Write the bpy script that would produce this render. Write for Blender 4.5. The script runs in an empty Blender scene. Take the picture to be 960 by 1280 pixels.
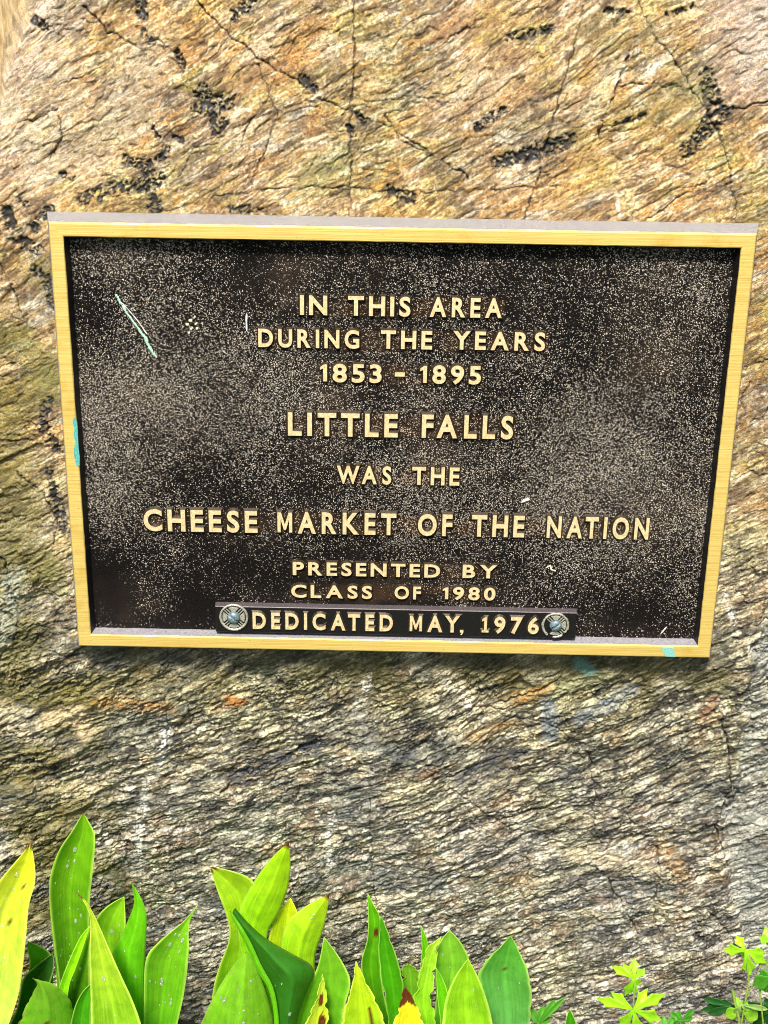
import bpy, math, random
import numpy as np
from mathutils import Vector, Matrix
random.seed(7)
sc = bpy.context.scene
COL = sc.collection

# ------------------------------------------------------------------ camera, sky, sun, exposure
LEAN = math.radians(10)            # the rock face leans back
PZ = 0.765                         # height of the plaque's centre above the ground
T = 0.022                          # plaque front above the rock plane
# local frame of the rock face: x right, y up the face, z out of it
BASIS = Matrix(((1, 0, 0), (0, math.sin(LEAN), -math.cos(LEAN)), (0, math.cos(LEAN), math.sin(LEAN))))
LOC = Vector((0, 0, PZ))
MW = Matrix.Translation(LOC) @ BASIS.to_4x4()

RC = Matrix(((0.999811442985195, 0.015124889859682935, -0.012178513152059645),
             (-0.018353093706387606, 0.9408994092994606, -0.33818850591250293),
             (0.006343691927181293, 0.33834825149047093, 0.9409995846365046)))   # face -> camera
CAM_LOCAL = Vector((-0.00400921, 0.33898355, 1.10211701 + T))
F = 1600.0
cam = bpy.data.cameras.new('camera')
cam.sensor_fit = 'VERTICAL'; cam.sensor_height = 36; cam.sensor_width = 27
cam.lens = F / 1280 * 36
cam.clip_start = 0.02; cam.clip_end = 2000
camo = bpy.data.objects.new('camera', cam); COL.objects.link(camo)
camo.matrix_world = Matrix.Translation(MW @ CAM_LOCAL) @ (BASIS @ RC.transposed()).to_4x4()
sc.camera = camo

world = bpy.data.worlds.new('World'); sc.world = world; world.use_nodes = True
wn = world.node_tree
sky = wn.nodes.new('ShaderNodeTexSky'); sky.sky_type = 'NISHITA'; sky.sun_disc = False
bg = wn.nodes['Background']
wn.links.new(sky.outputs[0], bg.inputs[0]); bg.inputs[1].default_value = 0.075
SUN_EL, SUN_AZ = math.radians(63), math.radians(-14)   # azimuth measured from -Y (in front of the rock), + to the right
sundir = Vector((math.sin(SUN_AZ) * math.cos(SUN_EL), -math.cos(SUN_AZ) * math.cos(SUN_EL), math.sin(SUN_EL)))
sky.sun_elevation = SUN_EL
sky.sun_rotation = math.atan2(sundir.x, sundir.y)
sky.dust_density = 3.0; sky.ozone_density = 0.6
sl = bpy.data.lights.new('sun', 'SUN'); sl.energy = 4.6; sl.angle = math.radians(12); sl.color = (1, 0.95, 0.87)
suno = bpy.data.objects.new('sun', sl); COL.objects.link(suno)
suno.rotation_euler = sundir.to_track_quat('Z', 'Y').to_euler()
sc.view_settings.view_transform = 'Standard'; sc.view_settings.look = 'None'
sc.view_settings.exposure = 0.75; sc.view_settings.gamma = 1
sc.cycles.pixel_filter_type = 'BLACKMAN_HARRIS'; sc.cycles.filter_width = 1.0

# ------------------------------------------------------------------ helpers
def unp(x, y, w=0.0):
    """point on the plane at height w above the rock plane, seen at photo pixel x, y (local u, v)"""
    d = RC.transposed() @ Vector(((x - 480) / F, -(y - 640) / F, -1))
    s = (w - CAM_LOCAL.z) / d.z
    p = CAM_LOCAL + d * s
    return p.x, p.y

def tag(o, label=None, cat=None, group=None, kind=None):
    if label: o['label'] = label
    if cat: o['category'] = cat
    if group: o['group'] = group
    if kind: o['kind'] = kind
    return o

def link(name, me, mats, parent=None, smooth=False):
    o = bpy.data.objects.new(name, me); COL.objects.link(o)
    for m in (mats if isinstance(mats, (list, tuple)) else [mats]):
        if m.name not in [x.name for x in me.materials if x]: me.materials.append(m)
    if smooth: me.polygons.foreach_set('use_smooth', [True] * len(me.polygons))
    if parent: o.parent = parent
    return o

def mesh(name, verts, faces):
    me = bpy.data.meshes.new(name); me.from_pydata([tuple(v) for v in verts], [], faces); me.update()
    return me

def empty(name, m=None, loc=None):
    o = bpy.data.objects.new(name, None); COL.objects.link(o); o.empty_display_size = 0.05
    if m is not None: o.matrix_world = m
    if loc is not None: o.location = loc
    return o

class NT:
    def __init__(s, name):
        s.m = bpy.data.materials.new(name); s.m.use_nodes = True
        s.t = s.m.node_tree; s.b = s.t.nodes['Principled BSDF']
    def n(s, typ, **kw):
        nd = s.t.nodes.new(typ)
        for k, v in kw.items():
            if k.startswith('i_'):
                key = k[2:]; key = int(key) if key.isdigit() else key.replace('_', ' ')
                nd.inputs[key].default_value = v
            else: setattr(nd, k, v)
        return nd
    def l(s, a, b): s.t.links.new(a, b)
    def ramp(s, fac, stops):
        r = s.n('ShaderNodeValToRGB'); e = r.color_ramp.elements
        while len(e) < len(stops): e.new(0.5)
        for el, (p, c) in zip(e, stops): el.position = p; el.color = (*c, 1) if len(c) == 3 else c
        s.l(fac, r.inputs[0]); return r.outputs[0]
    def mix(s, fac, a, b, mode='MIX'):
        m = s.n('ShaderNodeMix', data_type='RGBA', blend_type=mode)
        for inp, v in ((m.inputs[0], fac), (m.inputs[6], a), (m.inputs[7], b)):
            if isinstance(v, (int, float)): inp.default_value = v
            elif isinstance(v, tuple): inp.default_value = (*v, 1)
            else: s.l(v, inp)
        return m.outputs[2]
    def math(s, op, a, b=0.0, clamp=False):
        m = s.n('ShaderNodeMath', operation=op, use_clamp=clamp)
        for inp, v in ((m.inputs[0], a), (m.inputs[1], b)):
            if isinstance(v, (int, float)): inp.default_value = v
            else: s.l(v, inp)
        return m.outputs[0]
    def coords(s, scale=(1, 1, 1), rot=(0, 0, 0), out='Object', loc=(0, 0, 0)):
        tc = s.n('ShaderNodeTexCoord'); mp = s.n('ShaderNodeMapping')
        mp.inputs['Scale'].default_value = scale; mp.inputs['Rotation'].default_value = rot
        mp.inputs['Location'].default_value = loc
        s.l(tc.outputs[out], mp.inputs[0]); return mp.outputs[0]
    def noise(s, vec, scale, detail=2, rough=0.5):
        n = s.n('ShaderNodeTexNoise', i_Scale=scale, i_Detail=detail, i_Roughness=rough)
        s.l(vec, n.inputs['Vector']); return n.outputs['Fac']
    def bump(s, h, strength, dist, prev=None):
        b = s.n('ShaderNodeBump', i_Strength=strength, i_Distance=dist)
        s.l(h, b.inputs['Height'])
        if prev is not None: s.l(prev, b.inputs['Normal'])
        return b.outputs[0]
    def set(s, **kw):
        for k, v in kw.items():
            inp = s.b.inputs[k.replace('_', ' ')]
            if isinstance(v, (int, float)): inp.default_value = v
            elif isinstance(v, tuple): inp.default_value = (*v, 1)
            else: s.l(v, inp)
        return s.m

def srgb(r, g, b):
    f = lambda c: ((c / 255 + 0.055) / 1.055) ** 2.4 if c > 10 else c / 255 / 12.92
    return (f(r), f(g), f(b))

# numpy gradient noise
_rs = np.random.RandomState(3)
_perm = _rs.permutation(256).astype(np.int32)
_ang = _rs.rand(256) * 2 * np.pi
_gx, _gy = np.cos(_ang).astype(np.float32), np.sin(_ang).astype(np.float32)
def perlin(x, y, seed=0):
    x = x.astype(np.float32) + seed * 17.31; y = y.astype(np.float32) + seed * 9.77
    xi = np.floor(x).astype(np.int32); yi = np.floor(y).astype(np.int32)
    xf = x - xi; yf = y - yi
    def g(dx, dy):
        h = _perm[(_perm[(xi + dx + seed * 31) & 255] + yi + dy) & 255]
        return _gx[h] * (xf - dx) + _gy[h] * (yf - dy)
    sx = xf * xf * xf * (xf * (xf * 6 - 15) + 10); sy = yf * yf * yf * (yf * (yf * 6 - 15) + 10)
    a = g(0, 0); b = g(1, 0); c = g(0, 1); d = g(1, 1)
    p = a + (b - a) * sx; q = c + (d - c) * sx
    return (p + (q - p) * sy) * 1.5
def fbm(x, y, seed=0, oct=4, gain=0.5):
    r = 0; a = 1; t = 0
    for i in range(oct):
        r = r + a * perlin(x * 2.03 ** i, y * 2.03 ** i, seed + i); t += a; a *= gain
    return r / t
def worley(x, y, seed=0):
    x = x.astype(np.float32); y = y.astype(np.float32)
    xi = np.floor(x).astype(np.int32); yi = np.floor(y).astype(np.int32)
    f1 = np.full(x.shape, 9, np.float32); f2 = f1.copy(); r = np.zeros(x.shape, np.int32); cx = f1.copy(); cy = f1.copy()
    rj = _rs2
    for dx in (-1, 0, 1):
        for dy in (-1, 0, 1):
            h = _perm[(_perm[(xi + dx + seed * 31) & 255] + yi + dy) & 255]
            px = xi + dx + rj[h]; py = yi + dy + rj[(h + 77) & 255]
            ex = x - px; ey = y - py; d = np.sqrt(ex * ex + ey * ey)
            m = d < f1
            f2 = np.where(m, f1, np.minimum(f2, d)); f1 = np.where(m, d, f1)
            r = np.where(m, h, r); cx = np.where(m, ex, cx); cy = np.where(m, ey, cy)
    return f1, f2, r, cx, cy
_rs2 = _rs.rand(256).astype(np.float32)
_ra, _rb, _rc = [(_rs.rand(256) * 2 - 1).astype(np.float32) for _ in range(3)]
def chips(x, y, seed):
    """broken flakes: (height -1..1 with a tilt per flake, edge 0..1 near joints, random per flake)"""
    f1, f2, r, ex, ey = worley(x, y, seed)
    return _ra[r] * 0.6 + (ex * _rb[r] + ey * _rc[r]) * 0.9, f2 - f1, (_rb[r] + 1) / 2, (_rc[r] + 1) / 2
def sst(a, b, x):
    k = np.clip((x - a) / (b - a), 0, 1); return k * k * (3 - 2 * k)

# ------------------------------------------------------------------ materials
def mat_rock():
    k = NT('schist_rock')
    at = k.n('ShaderNodeVertexColor', layer_name='mineral_and_shade')
    rot = (0, 0, math.radians(-28))
    v1 = k.coords((260, 900, 700), rot); v1b = k.coords((120, 420, 300), rot); v2 = k.coords((1, 1, 1))
    # Mapping scales first, rotates after: rotate first with a second mapping
    def aniso(sx, sy):
        tc = k.n('ShaderNodeTexCoord'); m1 = k.n('ShaderNodeMapping'); m2 = k.n('ShaderNodeMapping')
        m1.inputs['Rotation'].default_value = (0, 0, math.radians(-29))
        m2.inputs['Scale'].default_value = (sx, sy, sy)
        k.l(tc.outputs['Object'], m1.inputs[0]); k.l(m1.outputs[0], m2.inputs[0]); return m2.outputs[0]
    a1 = k.noise(aniso(190, 900), 1.0, 6, 0.78)
    iso = k.noise(aniso(520, 640), 1.0, 5, 0.75); where = k.ramp(k.noise(k.coords((1, 1, 1), loc=(5, 2, 1)), 22, 3, 0.6), [(0.42, (0.12, 0.12, 0.12)), (0.6, (0.8, 0.8, 0.8))])
    mx = k.n('ShaderNodeMix', data_type='FLOAT'); k.l(where, mx.inputs[0]); k.l(a1, mx.inputs[2]); k.l(iso, mx.inputs[3]); a1 = mx.outputs[0]
    a2 = k.noise(aniso(700, 1000), 1.0, 3, 0.6)
    grain = k.ramp(a1, [(0.33, (0.22, 0.215, 0.21)), (0.42, (0.78, 0.78, 0.78)), (0.54, (1.0, 1.0, 1.0)), (0.65, (1.75, 1.72, 1.68))])
    fine = k.ramp(a2, [(0.32, (0.55, 0.55, 0.55)), (0.5, (1, 1, 1)), (0.7, (1.3, 1.28, 1.25))])
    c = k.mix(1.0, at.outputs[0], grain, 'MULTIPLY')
    c = k.mix(1.0, c, fine, 'MULTIPLY')
    b1 = k.bump(a1, 1.0, 0.0015); b2 = k.bump(a2, 0.8, 0.0006, b1)
    return k.set(Base_Color=c, Roughness=0.62, Normal=b2, Specular_IOR_Level=0.45)

def mat_tan_rock():
    k = NT('tan_weathered_stone')
    v = k.coords((60, 60, 8)); n = k.noise(v, 4, 5, 0.6); n2 = k.noise(k.coords((1, 1, 1)), 9, 3)
    c = k.ramp(n, [(0.3, srgb(170, 140, 95)), (0.5, srgb(200, 176, 130)), (0.7, srgb(222, 205, 165))])
    return k.set(Base_Color=c, Roughness=0.8, Normal=k.bump(n, 0.6, 0.003))

def mat_soil():
    k = NT('garden_soil')
    v = k.coords(); n = k.noise(v, 60, 6, 0.7); n2 = k.noise(v, 6, 3)
    c = k.ramp(n, [(0.3, (0.012, 0.009, 0.006)), (0.55, (0.05, 0.035, 0.022)), (0.75, (0.12, 0.09, 0.06))])
    return k.set(Base_Color=c, Roughness=0.95, Normal=k.bump(n, 1.0, 0.01))

def mat_lawn():
    k = NT('mown_grass')
    v = k.coords(); n = k.noise(v, 90, 5, 0.7)
    c = k.ramp(n, [(0.3, (0.02, 0.04, 0.008)), (0.6, (0.06, 0.11, 0.02)), (0.8, (0.11, 0.16, 0.04))])
    return k.set(Base_Color=c, Roughness=0.9, Normal=k.bump(n, 0.8, 0.02))

def mat_gold(name, base, hi, rough=0.42, streak=(8, 1500, 30), metal=0.55):
    k = NT(name)
    a = k.ramp(k.noise(k.coords(streak), 1.0, 4, 0.7), [(0.22, (0, 0, 0)), (0.62, (1, 1, 1))])
    b = k.noise(k.coords((1, 1, 1)), 30, 4, 0.6)
    c = k.mix(a, base, hi)
    spots = k.ramp(b, [(0.28, (0.9, 0.82, 0.62)), (0.42, (1, 1, 1)), (0.7, (1.03, 1.04, 1.1))])
    c = k.mix(1.0, c, spots, 'MULTIPLY')
    sc1 = k.noise(k.coords((900, 900, 900)), 1.0, 2, 0.5)
    pits = k.ramp(sc1, [(0.27, (0.35, 0.25, 0.15)), (0.33, (1, 1, 1))])
    c = k.mix(0.8, c, pits, 'MULTIPLY')
    return k.set(Base_Color=c, Metallic=metal, Roughness=rough, Normal=k.bump(a, 0.25, 0.0003))

def mat_field():
    """sand-cast bronze: near-black patina with the worn tops of the grains showing pale"""
    k = NT('sand_cast_dark_bronze')
    tc = k.n('ShaderNodeTexCoord')
    vo = k.n('ShaderNodeTexVoronoi', feature='F1'); vo.inputs['Scale'].default_value = 1080
    wob = k.n('ShaderNodeTexNoise', i_Scale=500.0, i_Detail=2.0)
    k.l(tc.outputs['Object'], wob.inputs['Vector'])
    add = k.n('ShaderNodeMixRGB', blend_type='ADD'); add.inputs[0].default_value = 0.0018
    k.l(tc.outputs['Object'], add.inputs[1]); k.l(wob.outputs['Color'], add.inputs[2])
    k.l(add.outputs[0], vo.inputs['Vector'])
    sep = k.n('ShaderNodeSeparateColor'); k.l(vo.outputs['Color'], sep.inputs[0])
    rnd = sep.outputs[0]
    big = k.noise(k.coords((1, 1, 1)), 9, 5, 0.62)
    big2 = k.noise(k.coords((1, 1, 1), loc=(3, 1, 0)), 22, 4, 0.6)
    ws = k.n('ShaderNodeSeparateColor'); k.l(k.n('ShaderNodeVertexColor', layer_name='wear').outputs[0], ws.inputs[0]); wear = ws.outputs[0]
    dens = k.math('ADD', k.math('MULTIPLY', k.math('SUBTRACT', big, 0.5), 1.3), k.math('MULTIPLY', k.math('SUBTRACT', big2, 0.5), 0.45))
    dens = k.math('ADD', dens, wear)
    # a grain shows pale where its random number is below the local wear
    on = k.math('MULTIPLY', k.math('SUBTRACT', dens, rnd), 7.0, True)
    core = k.math('MULTIPLY', k.math('SUBTRACT', 0.62, vo.outputs['Distance']), 3.5, True)
    fac = k.math('MULTIPLY', on, core)
    pale = k.mix(sep.outputs[1], srgb(110, 98, 86), srgb(226, 216, 198))
    hz = k.noise(k.coords((1, 1, 1), loc=(7, 3, 0)), 11, 4, 0.6)
    brown = k.ramp(hz, [(0.45, (0.004, 0.003, 0.0025)), (0.58, (0.011, 0.008, 0.006)), (0.74, (0.036, 0.023, 0.014))])
    brown = k.mix(k.math('MULTIPLY', ws.outputs[1], 0.75), brown, srgb(92, 62, 30))
    pale = k.mix(k.math('MULTIPLY', ws.outputs[1], 0.6), pale, srgb(200, 150, 80))
    c = k.mix(fac, brown, pale)
    h = k.math('MULTIPLY', core, k.math('ADD', rnd, 0.4))
    return k.set(Base_Color=c, Metallic=0.1, Roughness=0.6, Specular_IOR_Level=0.12, Normal=k.bump(h, 0.5, 0.0006))

def mat_plain(name, col, rough=0.5, metal=0.0, nscale=300, amt=0.3, spec=0.5, bump=0.0003):
    k = NT(name)
    n = k.noise(k.coords(), nscale, 4, 0.65)
    lo = tuple(c * (1 - amt) for c in col); hi = tuple(min(1, c * (1 + amt)) for c in col)
    c = k.ramp(n, [(0.3, lo), (0.7, hi)])
    return k.set(Base_Color=c, Roughness=rough, Metallic=metal, Specular_IOR_Level=spec, Normal=k.bump(n, 0.4, bump))

M_ROCK, M_TAN, M_SOIL, M_LAWN = mat_rock(), mat_tan_rock(), mat_soil(), mat_lawn()
M_GOLD = mat_gold('brushed_brass', srgb(214, 168, 70), srgb(255, 226, 132))
M_GOLDV = mat_gold('brushed_brass_upright', srgb(214, 168, 70), srgb(255, 226, 132), streak=(20, 1500, 30))
M_LET = mat_gold('polished_letter_brass', srgb(206, 164, 92), srgb(252, 234, 186), 0.42, (420, 420, 420), 0.45)
M_LSIDE = mat_plain('letter_side_bronze', srgb(70, 60, 48), 0.42, 0.6, 900, 0.8)
M_TOPF = mat_plain('grey_weathered_bronze', srgb(142, 139, 138), 0.6, 0.2, 1400, 0.95, bump=0.0005)
M_DARK = mat_plain('shaded_inner_wall', (0.006, 0.005, 0.005), 0.5, 0.2, 700, 0.5)  # shade inside the recess, painted as black on the inner walls
M_LEDGE = mat_plain('lit_bottom_ledge', srgb(176, 172, 178), 0.35, 0.5, 500, 0.35)  # light from above put into the colour of the bottom inner wall
M_BAR = mat_plain('satin_black_bar', (0.009, 0.008, 0.008), 0.38, 0.3, 600, 0.4)
M_BART = mat_plain('grey_bar_top', srgb(104, 96, 98), 0.45, 0.5, 700, 0.4)  # grey for the bar's upper side alone
M_STEEL = mat_plain('weathered_steel', srgb(176, 174, 158), 0.42, 0.5, 1100, 0.75, bump=0.0006)
M_VERD = mat_plain('pale_blue_screw_head', srgb(104, 124, 130), 0.5, 0.3, 900, 0.7, bump=0.0006)
M_TEAL = mat_plain('turquoise_paint', srgb(84, 160, 152), 0.6, 0, 1200, 0.75)
M_PTEAL = mat_plain('pale_turquoise_paint', srgb(120, 176, 166), 0.6, 0, 900, 0.3)
M_PATINA = mat_plain('pale_green_patina', srgb(165, 205, 178), 0.6, 0, 900, 0.4)
M_WHITE = mat_plain('white_speck', srgb(232, 226, 214), 0.6, 0, 900, 0.25)
M_CRUST = mat_plain('tan_crust', srgb(214, 204, 170), 0.7, 0, 900, 0.5)

# ------------------------------------------------------------------ the boulder
X0, Y0 = unp(-14, 0)[0], unp(0, 1290)[1]
uL = -0.445; uR = 0.462; vB = -0.775; vT = 0.405
step = 0.00095
cols = np.arange(uL, uR, step); rows = np.arange(vB, vT, step)
ext = lambda a, n, g=1.22: a + np.cumsum(0.002 * g ** np.arange(n))
cols = np.concatenate([cols, ext(cols[-1], 34, 1.07)])
rows = np.concatenate([(rows[0] - np.cumsum(0.003 * 1.3 ** np.arange(10)))[::-1], rows, ext(rows[-1], 38, 1.07)])
NU, NV = len(cols), len(rows)
U, V = np.meshgrid(cols, rows)
U = U.astype(np.float32); V = V.astype(np.float32)
# left outline of the boulder: runs off the photo's left side, cuts in at the top
ev = np.array([-0.9, -0.3, 0.20, 0.262, 0.285, 0.315, 0.345, 0.373, 0.45, 0.8])
eu = np.array([-0.47, -0.455, -0.380, -0.351, -0.345, -0.337, -0.323, -0.314, -0.300, -0.255])
edge0 = np.interp(rows, ev, eu)
edge = edge0 + 0.0035 * perlin(rows * 45, rows * 0 + 3.3, 2) + 0.002 * perlin(rows * 160, rows * 0 + 1.3, 5)
# slide the left columns to the outline; the shift fades out over 12 cm
sh = (edge - uL)[:, None] * (1 - sst(0, 0.5, (U - uL)))
U = (U + sh).astype(np.float32)
mmU, mmV = U * 1000, V * 1000

def shape(x, y):
    th = math.radians(30) - math.radians(4) * sst(-150, -450, y)
    wx = perlin(x / 160, y / 160, 11) * 14 + perlin(x / 40, y / 40, 12) * 0.9
    yy = y + wx
    s = x * np.cos(th) + yy * np.sin(th); t = -x * np.sin(th) + yy * np.cos(th)
    return s, t
S, Tt = shape(mmU, mmV)
low = 1 - sst(-260, 60, mmV + 30 * perlin(mmU / 90, mmV / 90, 21))        # 1 in the rough lower part
side = np.clip(sst(-270, -315, mmU + 12 * perlin(mmU / 40, mmV / 40, 23)) * sst(190, 110, mmV), 0, 1)  # olive zone left of the plaque
rough = 0.55 + 0.50 * low + 0.45 * side

# px-space features turned into distances on the face
def poly_mm(pts): return np.array([unp(*p) for p in pts]) * 1000
def dist_poly(pts, rad):
    """distance (mm) of every vertex to a polyline, evaluated only near it"""
    D = np.full(U.shape, 1e3, np.float32); A = np.zeros(U.shape, np.float32)
    P = poly_mm(pts)
    x0, x1, y0, y1 = P[:, 0].min() - rad, P[:, 0].max() + rad, P[:, 1].min() - rad, P[:, 1].max() + rad
    r = np.where((rows * 1000 > y0) & (rows * 1000 < y1))[0]
    if len(r) == 0: return D
    r0, r1 = r[0], r[-1] + 1
    cmask = np.where((mmU[(r0 + r1) // 2] > x0 - 30) & (mmU[(r0 + r1) // 2] < x1 + 30))[0]
    if len(cmask) == 0: return D
    c0, c1 = cmask[0], cmask[-1] + 1
    x = mmU[r0:r1, c0:c1]; y = mmV[r0:r1, c0:c1]
    xw = x + 2.2 * perlin(x / 9, y / 9, 41) + 1.0 * perlin(x / 3, y / 3, 42)
    yw = y + 2.2 * perlin(x / 9, y / 9, 43) + 1.0 * perlin(x / 3, y / 3, 44)
    best = np.full(x.shape, 1e3, np.float32)
    for a, b in zip(P[:-1], P[1:]):
        d = b - a; L = (d ** 2).sum()
        k = np.clip(((xw - a[0]) * d[0] + (yw - a[1]) * d[1]) / L, 0, 1)
        best = np.minimum(best, np.hypot(xw - a[0] - k * d[0], yw - a[1] - k * d[1]))
    D[r0:r1, c0:c1] = best
    return D
CR = [  # (polyline in photo pixels, half width mm, depth mm)
    ([(440, -10), (443, 60), (438, 150), (438, 270)], 0.9, 1.6),
    ([(236, -10), (262, 22), (280, 40), (310, 62), (345, 90), (372, 102), (400, 122), (440, 142), (480, 155), (520, 180), (560, 205), (585, 222)], 0.85, 1.8),
    ([(735, -10), (722, 50), (700, 120), (690, 160), (670, 230), (652, 285)], 0.9, 1.8),
    ([(798, -10), (820, 40), (850, 80), (870, 115), (885, 135), (900, 165), (912, 205), (921, 285)], 0.9, 1.8),
    ([(792, 52), (784, 85), (775, 108), (764, 130), (754, 150), (750, 176)], 1.2, 3.2),
    ([(775, 108), (790, 104), (815, 104), (835, 108), (850, 106)], 1.0, 2.6),
    ([(800, 280), (830, 262), (850, 246), (866, 238), (882, 226)], 1.1, 3.0),
    ([(893, 128), (915, 136), (935, 136), (950, 129), (975, 128)], 1.2, 3.0),
    ([(190, 268), (215, 262), (260, 248), (310, 240), (350, 236), (420, 234), (470, 238), (540, 240), (600, 238), (662, 234), (700, 232)], 0.8, 1.5),
    ([(92, 5), (108, 14), (120, 26), (132, 40), (150, 50), (165, 56)], 1.0, 2.6),
    ([(165, 56), (180, 52), (196, 50), (205, 66), (222, 84), (228, 90)], 0.8, 1.8),
    ([(60, 200), (72, 185), (75, 160), (70, 145)], 0.8, 1.5), ([(20, 155), (40, 150), (60, 140), (70, 135)], 0.8, 1.6),
    ([(300, 175), (312, 150), (330, 130), (345, 100)], 0.7, 1.1), ([(312, 235), (320, 210), (334, 180), (345, 140), (320, 80)], 0.7, 1.2),
    ([(482, 145), (500, 175), (530, 190), (560, 205), (585, 220)], 0.7, 1.3),
    ([(-5, 325), (8, 345), (20, 370), (28, 400)], 1.0, 2.2), ([(-6, 690), (8, 705), (13, 740), (22, 762), (23, 790), (10, 812), (-5, 824)], 1.1, 3.5),
    ([(55, 618), (66, 640), (72, 655), (66, 680)], 1.0, 2.4), ([(0, 552), (25, 550), (45, 544)], 1.0, 2.2),
    ([(22, 590), (40, 605), (55, 616), (66, 640)], 1.0, 2.2),
    ([(770, 1130), (775, 1155), (790, 1170), (800, 1195), (812, 1216)], 1.0, 2.8), ([(832, 1090), (836, 1130), (830, 1170), (833, 1200), (845, 1222)], 1.0, 2.6),
    ([(640, 905), (690, 912), (720, 935), (745, 950), (770, 938)], 0.9, 1.8),
    ([(700, 900), (720, 880), (740, 870), (752, 858), (780, 850), (800, 842)], 0.8, 2.6), ([(785, 1030), (800, 1055), (822, 1065)], 0.8, 2.0),
    ([(560, 1000), (600, 1030), (640, 1060), (700, 1080), (760, 1100)], 0.7, 1.4), ([(462, 990), (462, 1050), (464, 1120), (470, 1180)], 0.7, 1.2),
    ([(905, 905), (918, 950), (922, 1010), (905, 1060), (925, 1120)], 1.2, 2.6), ([(650, 1096), (664, 1104), (668, 1122), (664, 1130)], 0.9, 2.0),
    ([(740, 955), (745, 990), (752, 1000), (746, 1030), (750, 1055)], 0.8, 1.8), ([(202, 880), (208, 895), (206, 915), (214, 928), (206, 945)], 0.9, 2.2),
    ([(380, 868), (400, 850), (420, 854), (424, 880), (440, 890)], 0.8, 1.6), ([(890, 1200), (900, 1180), (930, 1215), (945, 1250)], 1.2, 3.0),
    ([(938, 480), (925, 500), (932, 520)], 1.0, 2.5), ([(930, 460), (960, 450)], 1.0, 2.4), ([(918, 600), (940, 590), (970, 596)], 0.9, 1.8),
    ([(560, 908), (600, 893), (640, 880), (672, 868), (702, 850)], 1.2, 2.6), ([(225, 908), (262, 894), (300, 884), (335, 868)], 1.1, 2.2), ([(92, 1092), (130, 1072), (180, 1050), (205, 1044)], 1.1, 2.4),
    ([(560, 988), (620, 964), (700, 944), (760, 926), (812, 900)], 1.1, 2.4), ([(590, 1062), (650, 1040), (725, 1018)], 1.1, 2.2), ([(296, 1002), (350, 982), (424, 952)], 1.2, 2.6),
    ([(20, 868), (60, 850), (95, 828)], 1.1, 2.2), ([(700, 1112), (742, 1098), (785, 1088)], 1.0, 2.0), ([(150, 965), (190, 945), (240, 925)], 1.0, 2.0), ([(430, 1010), (480, 992), (540, 968)], 1.0, 2.0),
    ([(546, 60), (560, 50), (580, 38), (602, 22)], 0.9, 2.0), ([(760, 290), (800, 262), (840, 240)], 0.9, 1.8), ([(340, 40), (372, 26), (400, 8)], 0.8, 1.4), ([(60, 110), (100, 96), (126, 82)], 0.8, 1.6),
    ([(880, 1010), (920, 990), (965, 975)], 0.9, 1.8), ([(480, 1150), (540, 1128), (600, 1110)], 1.0, 2.0), ([(690, 1180), (730, 1160), (770, 1150)], 1.0, 2.2)]
crack = np.zeros(U.shape, np.float32); crackh = np.zeros(U.shape, np.float32)
vary = 0.55 + 0.9 * np.clip(perlin(mmU / 18, mmV / 18, 51) + 0.5, 0, 1)
for pts, hw, dep in CR:
    D = dist_poly(pts, 12)
    near = D < 12
    k = np.exp(-(D / np.maximum(hw * 0.58 * vary, 0.60)) ** 2) * np.clip(vary * 1.2, 0.6, 1)
    crack = np.maximum(crack, k * near); crackh = np.maximum(crackh, k * dep * near * vary * 0.85)

# black lichen / weathered-out pockets
PK = [([(252, 118), (262, 138), (272, 155), (268, 160)], 13), ([(245, 135), (285, 128)], 10), ([(104, 248), (140, 236), (175, 232), (198, 224)], 10),
      ([(160, 200), (182, 208), (192, 235), (193, 262)], 10), ([(198, 200), (206, 188)], 6),
      ([(625, 205), (650, 197), (680, 188), (712, 177)], 11), ([(888, 95), (893, 120), (898, 150), (880, 165), (866, 182), (858, 192)], 11),
      ([(898, 150), (912, 140)], 9), ([(170, -5), (174, 20)], 10), ([(176, 42), (186, 52)], 7), ([(218, 68), (226, 82)], 6), ([(290, 18), (302, 8), (310, -4)], 9),
      ([(640, 45), (668, 42), (690, 36)], 7), ([(378, 98), (392, 110)], 8), ([(445, 142), (452, 150)], 6), ([(488, 238), (512, 248)], 9), ([(435, 158), (442, 168)], 5),
      ([(600, 160), (628, 140)], 7), ([(772, 155), (808, 145)], 4), ([(36, 24), (50, 34)], 6), ([(8, 262), (14, 280)], 9), ([(42, 285), (56, 268), (62, 262)], 8), ([(78, 218), (90, 225)], 5),
      ([(26, 250), (34, 256)], 5), ([(290, 262), (326, 262)], 6), ([(190, 160), (196, 172)], 4), ([(216, 172), (226, 176)], 4), ([(840, 18), (870, 8)], 5), ([(760, 12), (790, 16)], 4),
      ([(750, 875), (762, 882)], 9), ([(60, 500), (52, 530), (70, 560)], 9), ([(62, 590), (70, 620), (78, 660)], 8), ([(45, 340), (60, 350), (66, 380)], 9), ([(20, 300), (50, 312)], 9),
      ([(10, 735), (16, 750)], 6), ([(600, 870), (620, 864)], 5), ([(20, 960), (60, 975)], 9), ([(300, 985), (350, 965), (400, 940)], 6), ([(890, 1220), (915, 1228)], 10)]
pock = np.zeros(U.shape, np.float32)
for pts, r in PK:
    D = dist_poly(pts, r * 1.6)
    pock = np.maximum(pock, (1 - sst(r * 0.25, r * 0.95, D)) * (D < r * 1.5))
jx = S + 4.0 * perlin(mmU / 9, mmV / 9, 101) + 2.4 * perlin(mmU / 3.4, mmV / 3.4, 102)
jy = Tt + 0.7 * perlin(mmU / 9, mmV / 9, 103) + 0.65 * perlin(mmU / 3.4, mmV / 3.4, 104)
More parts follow.
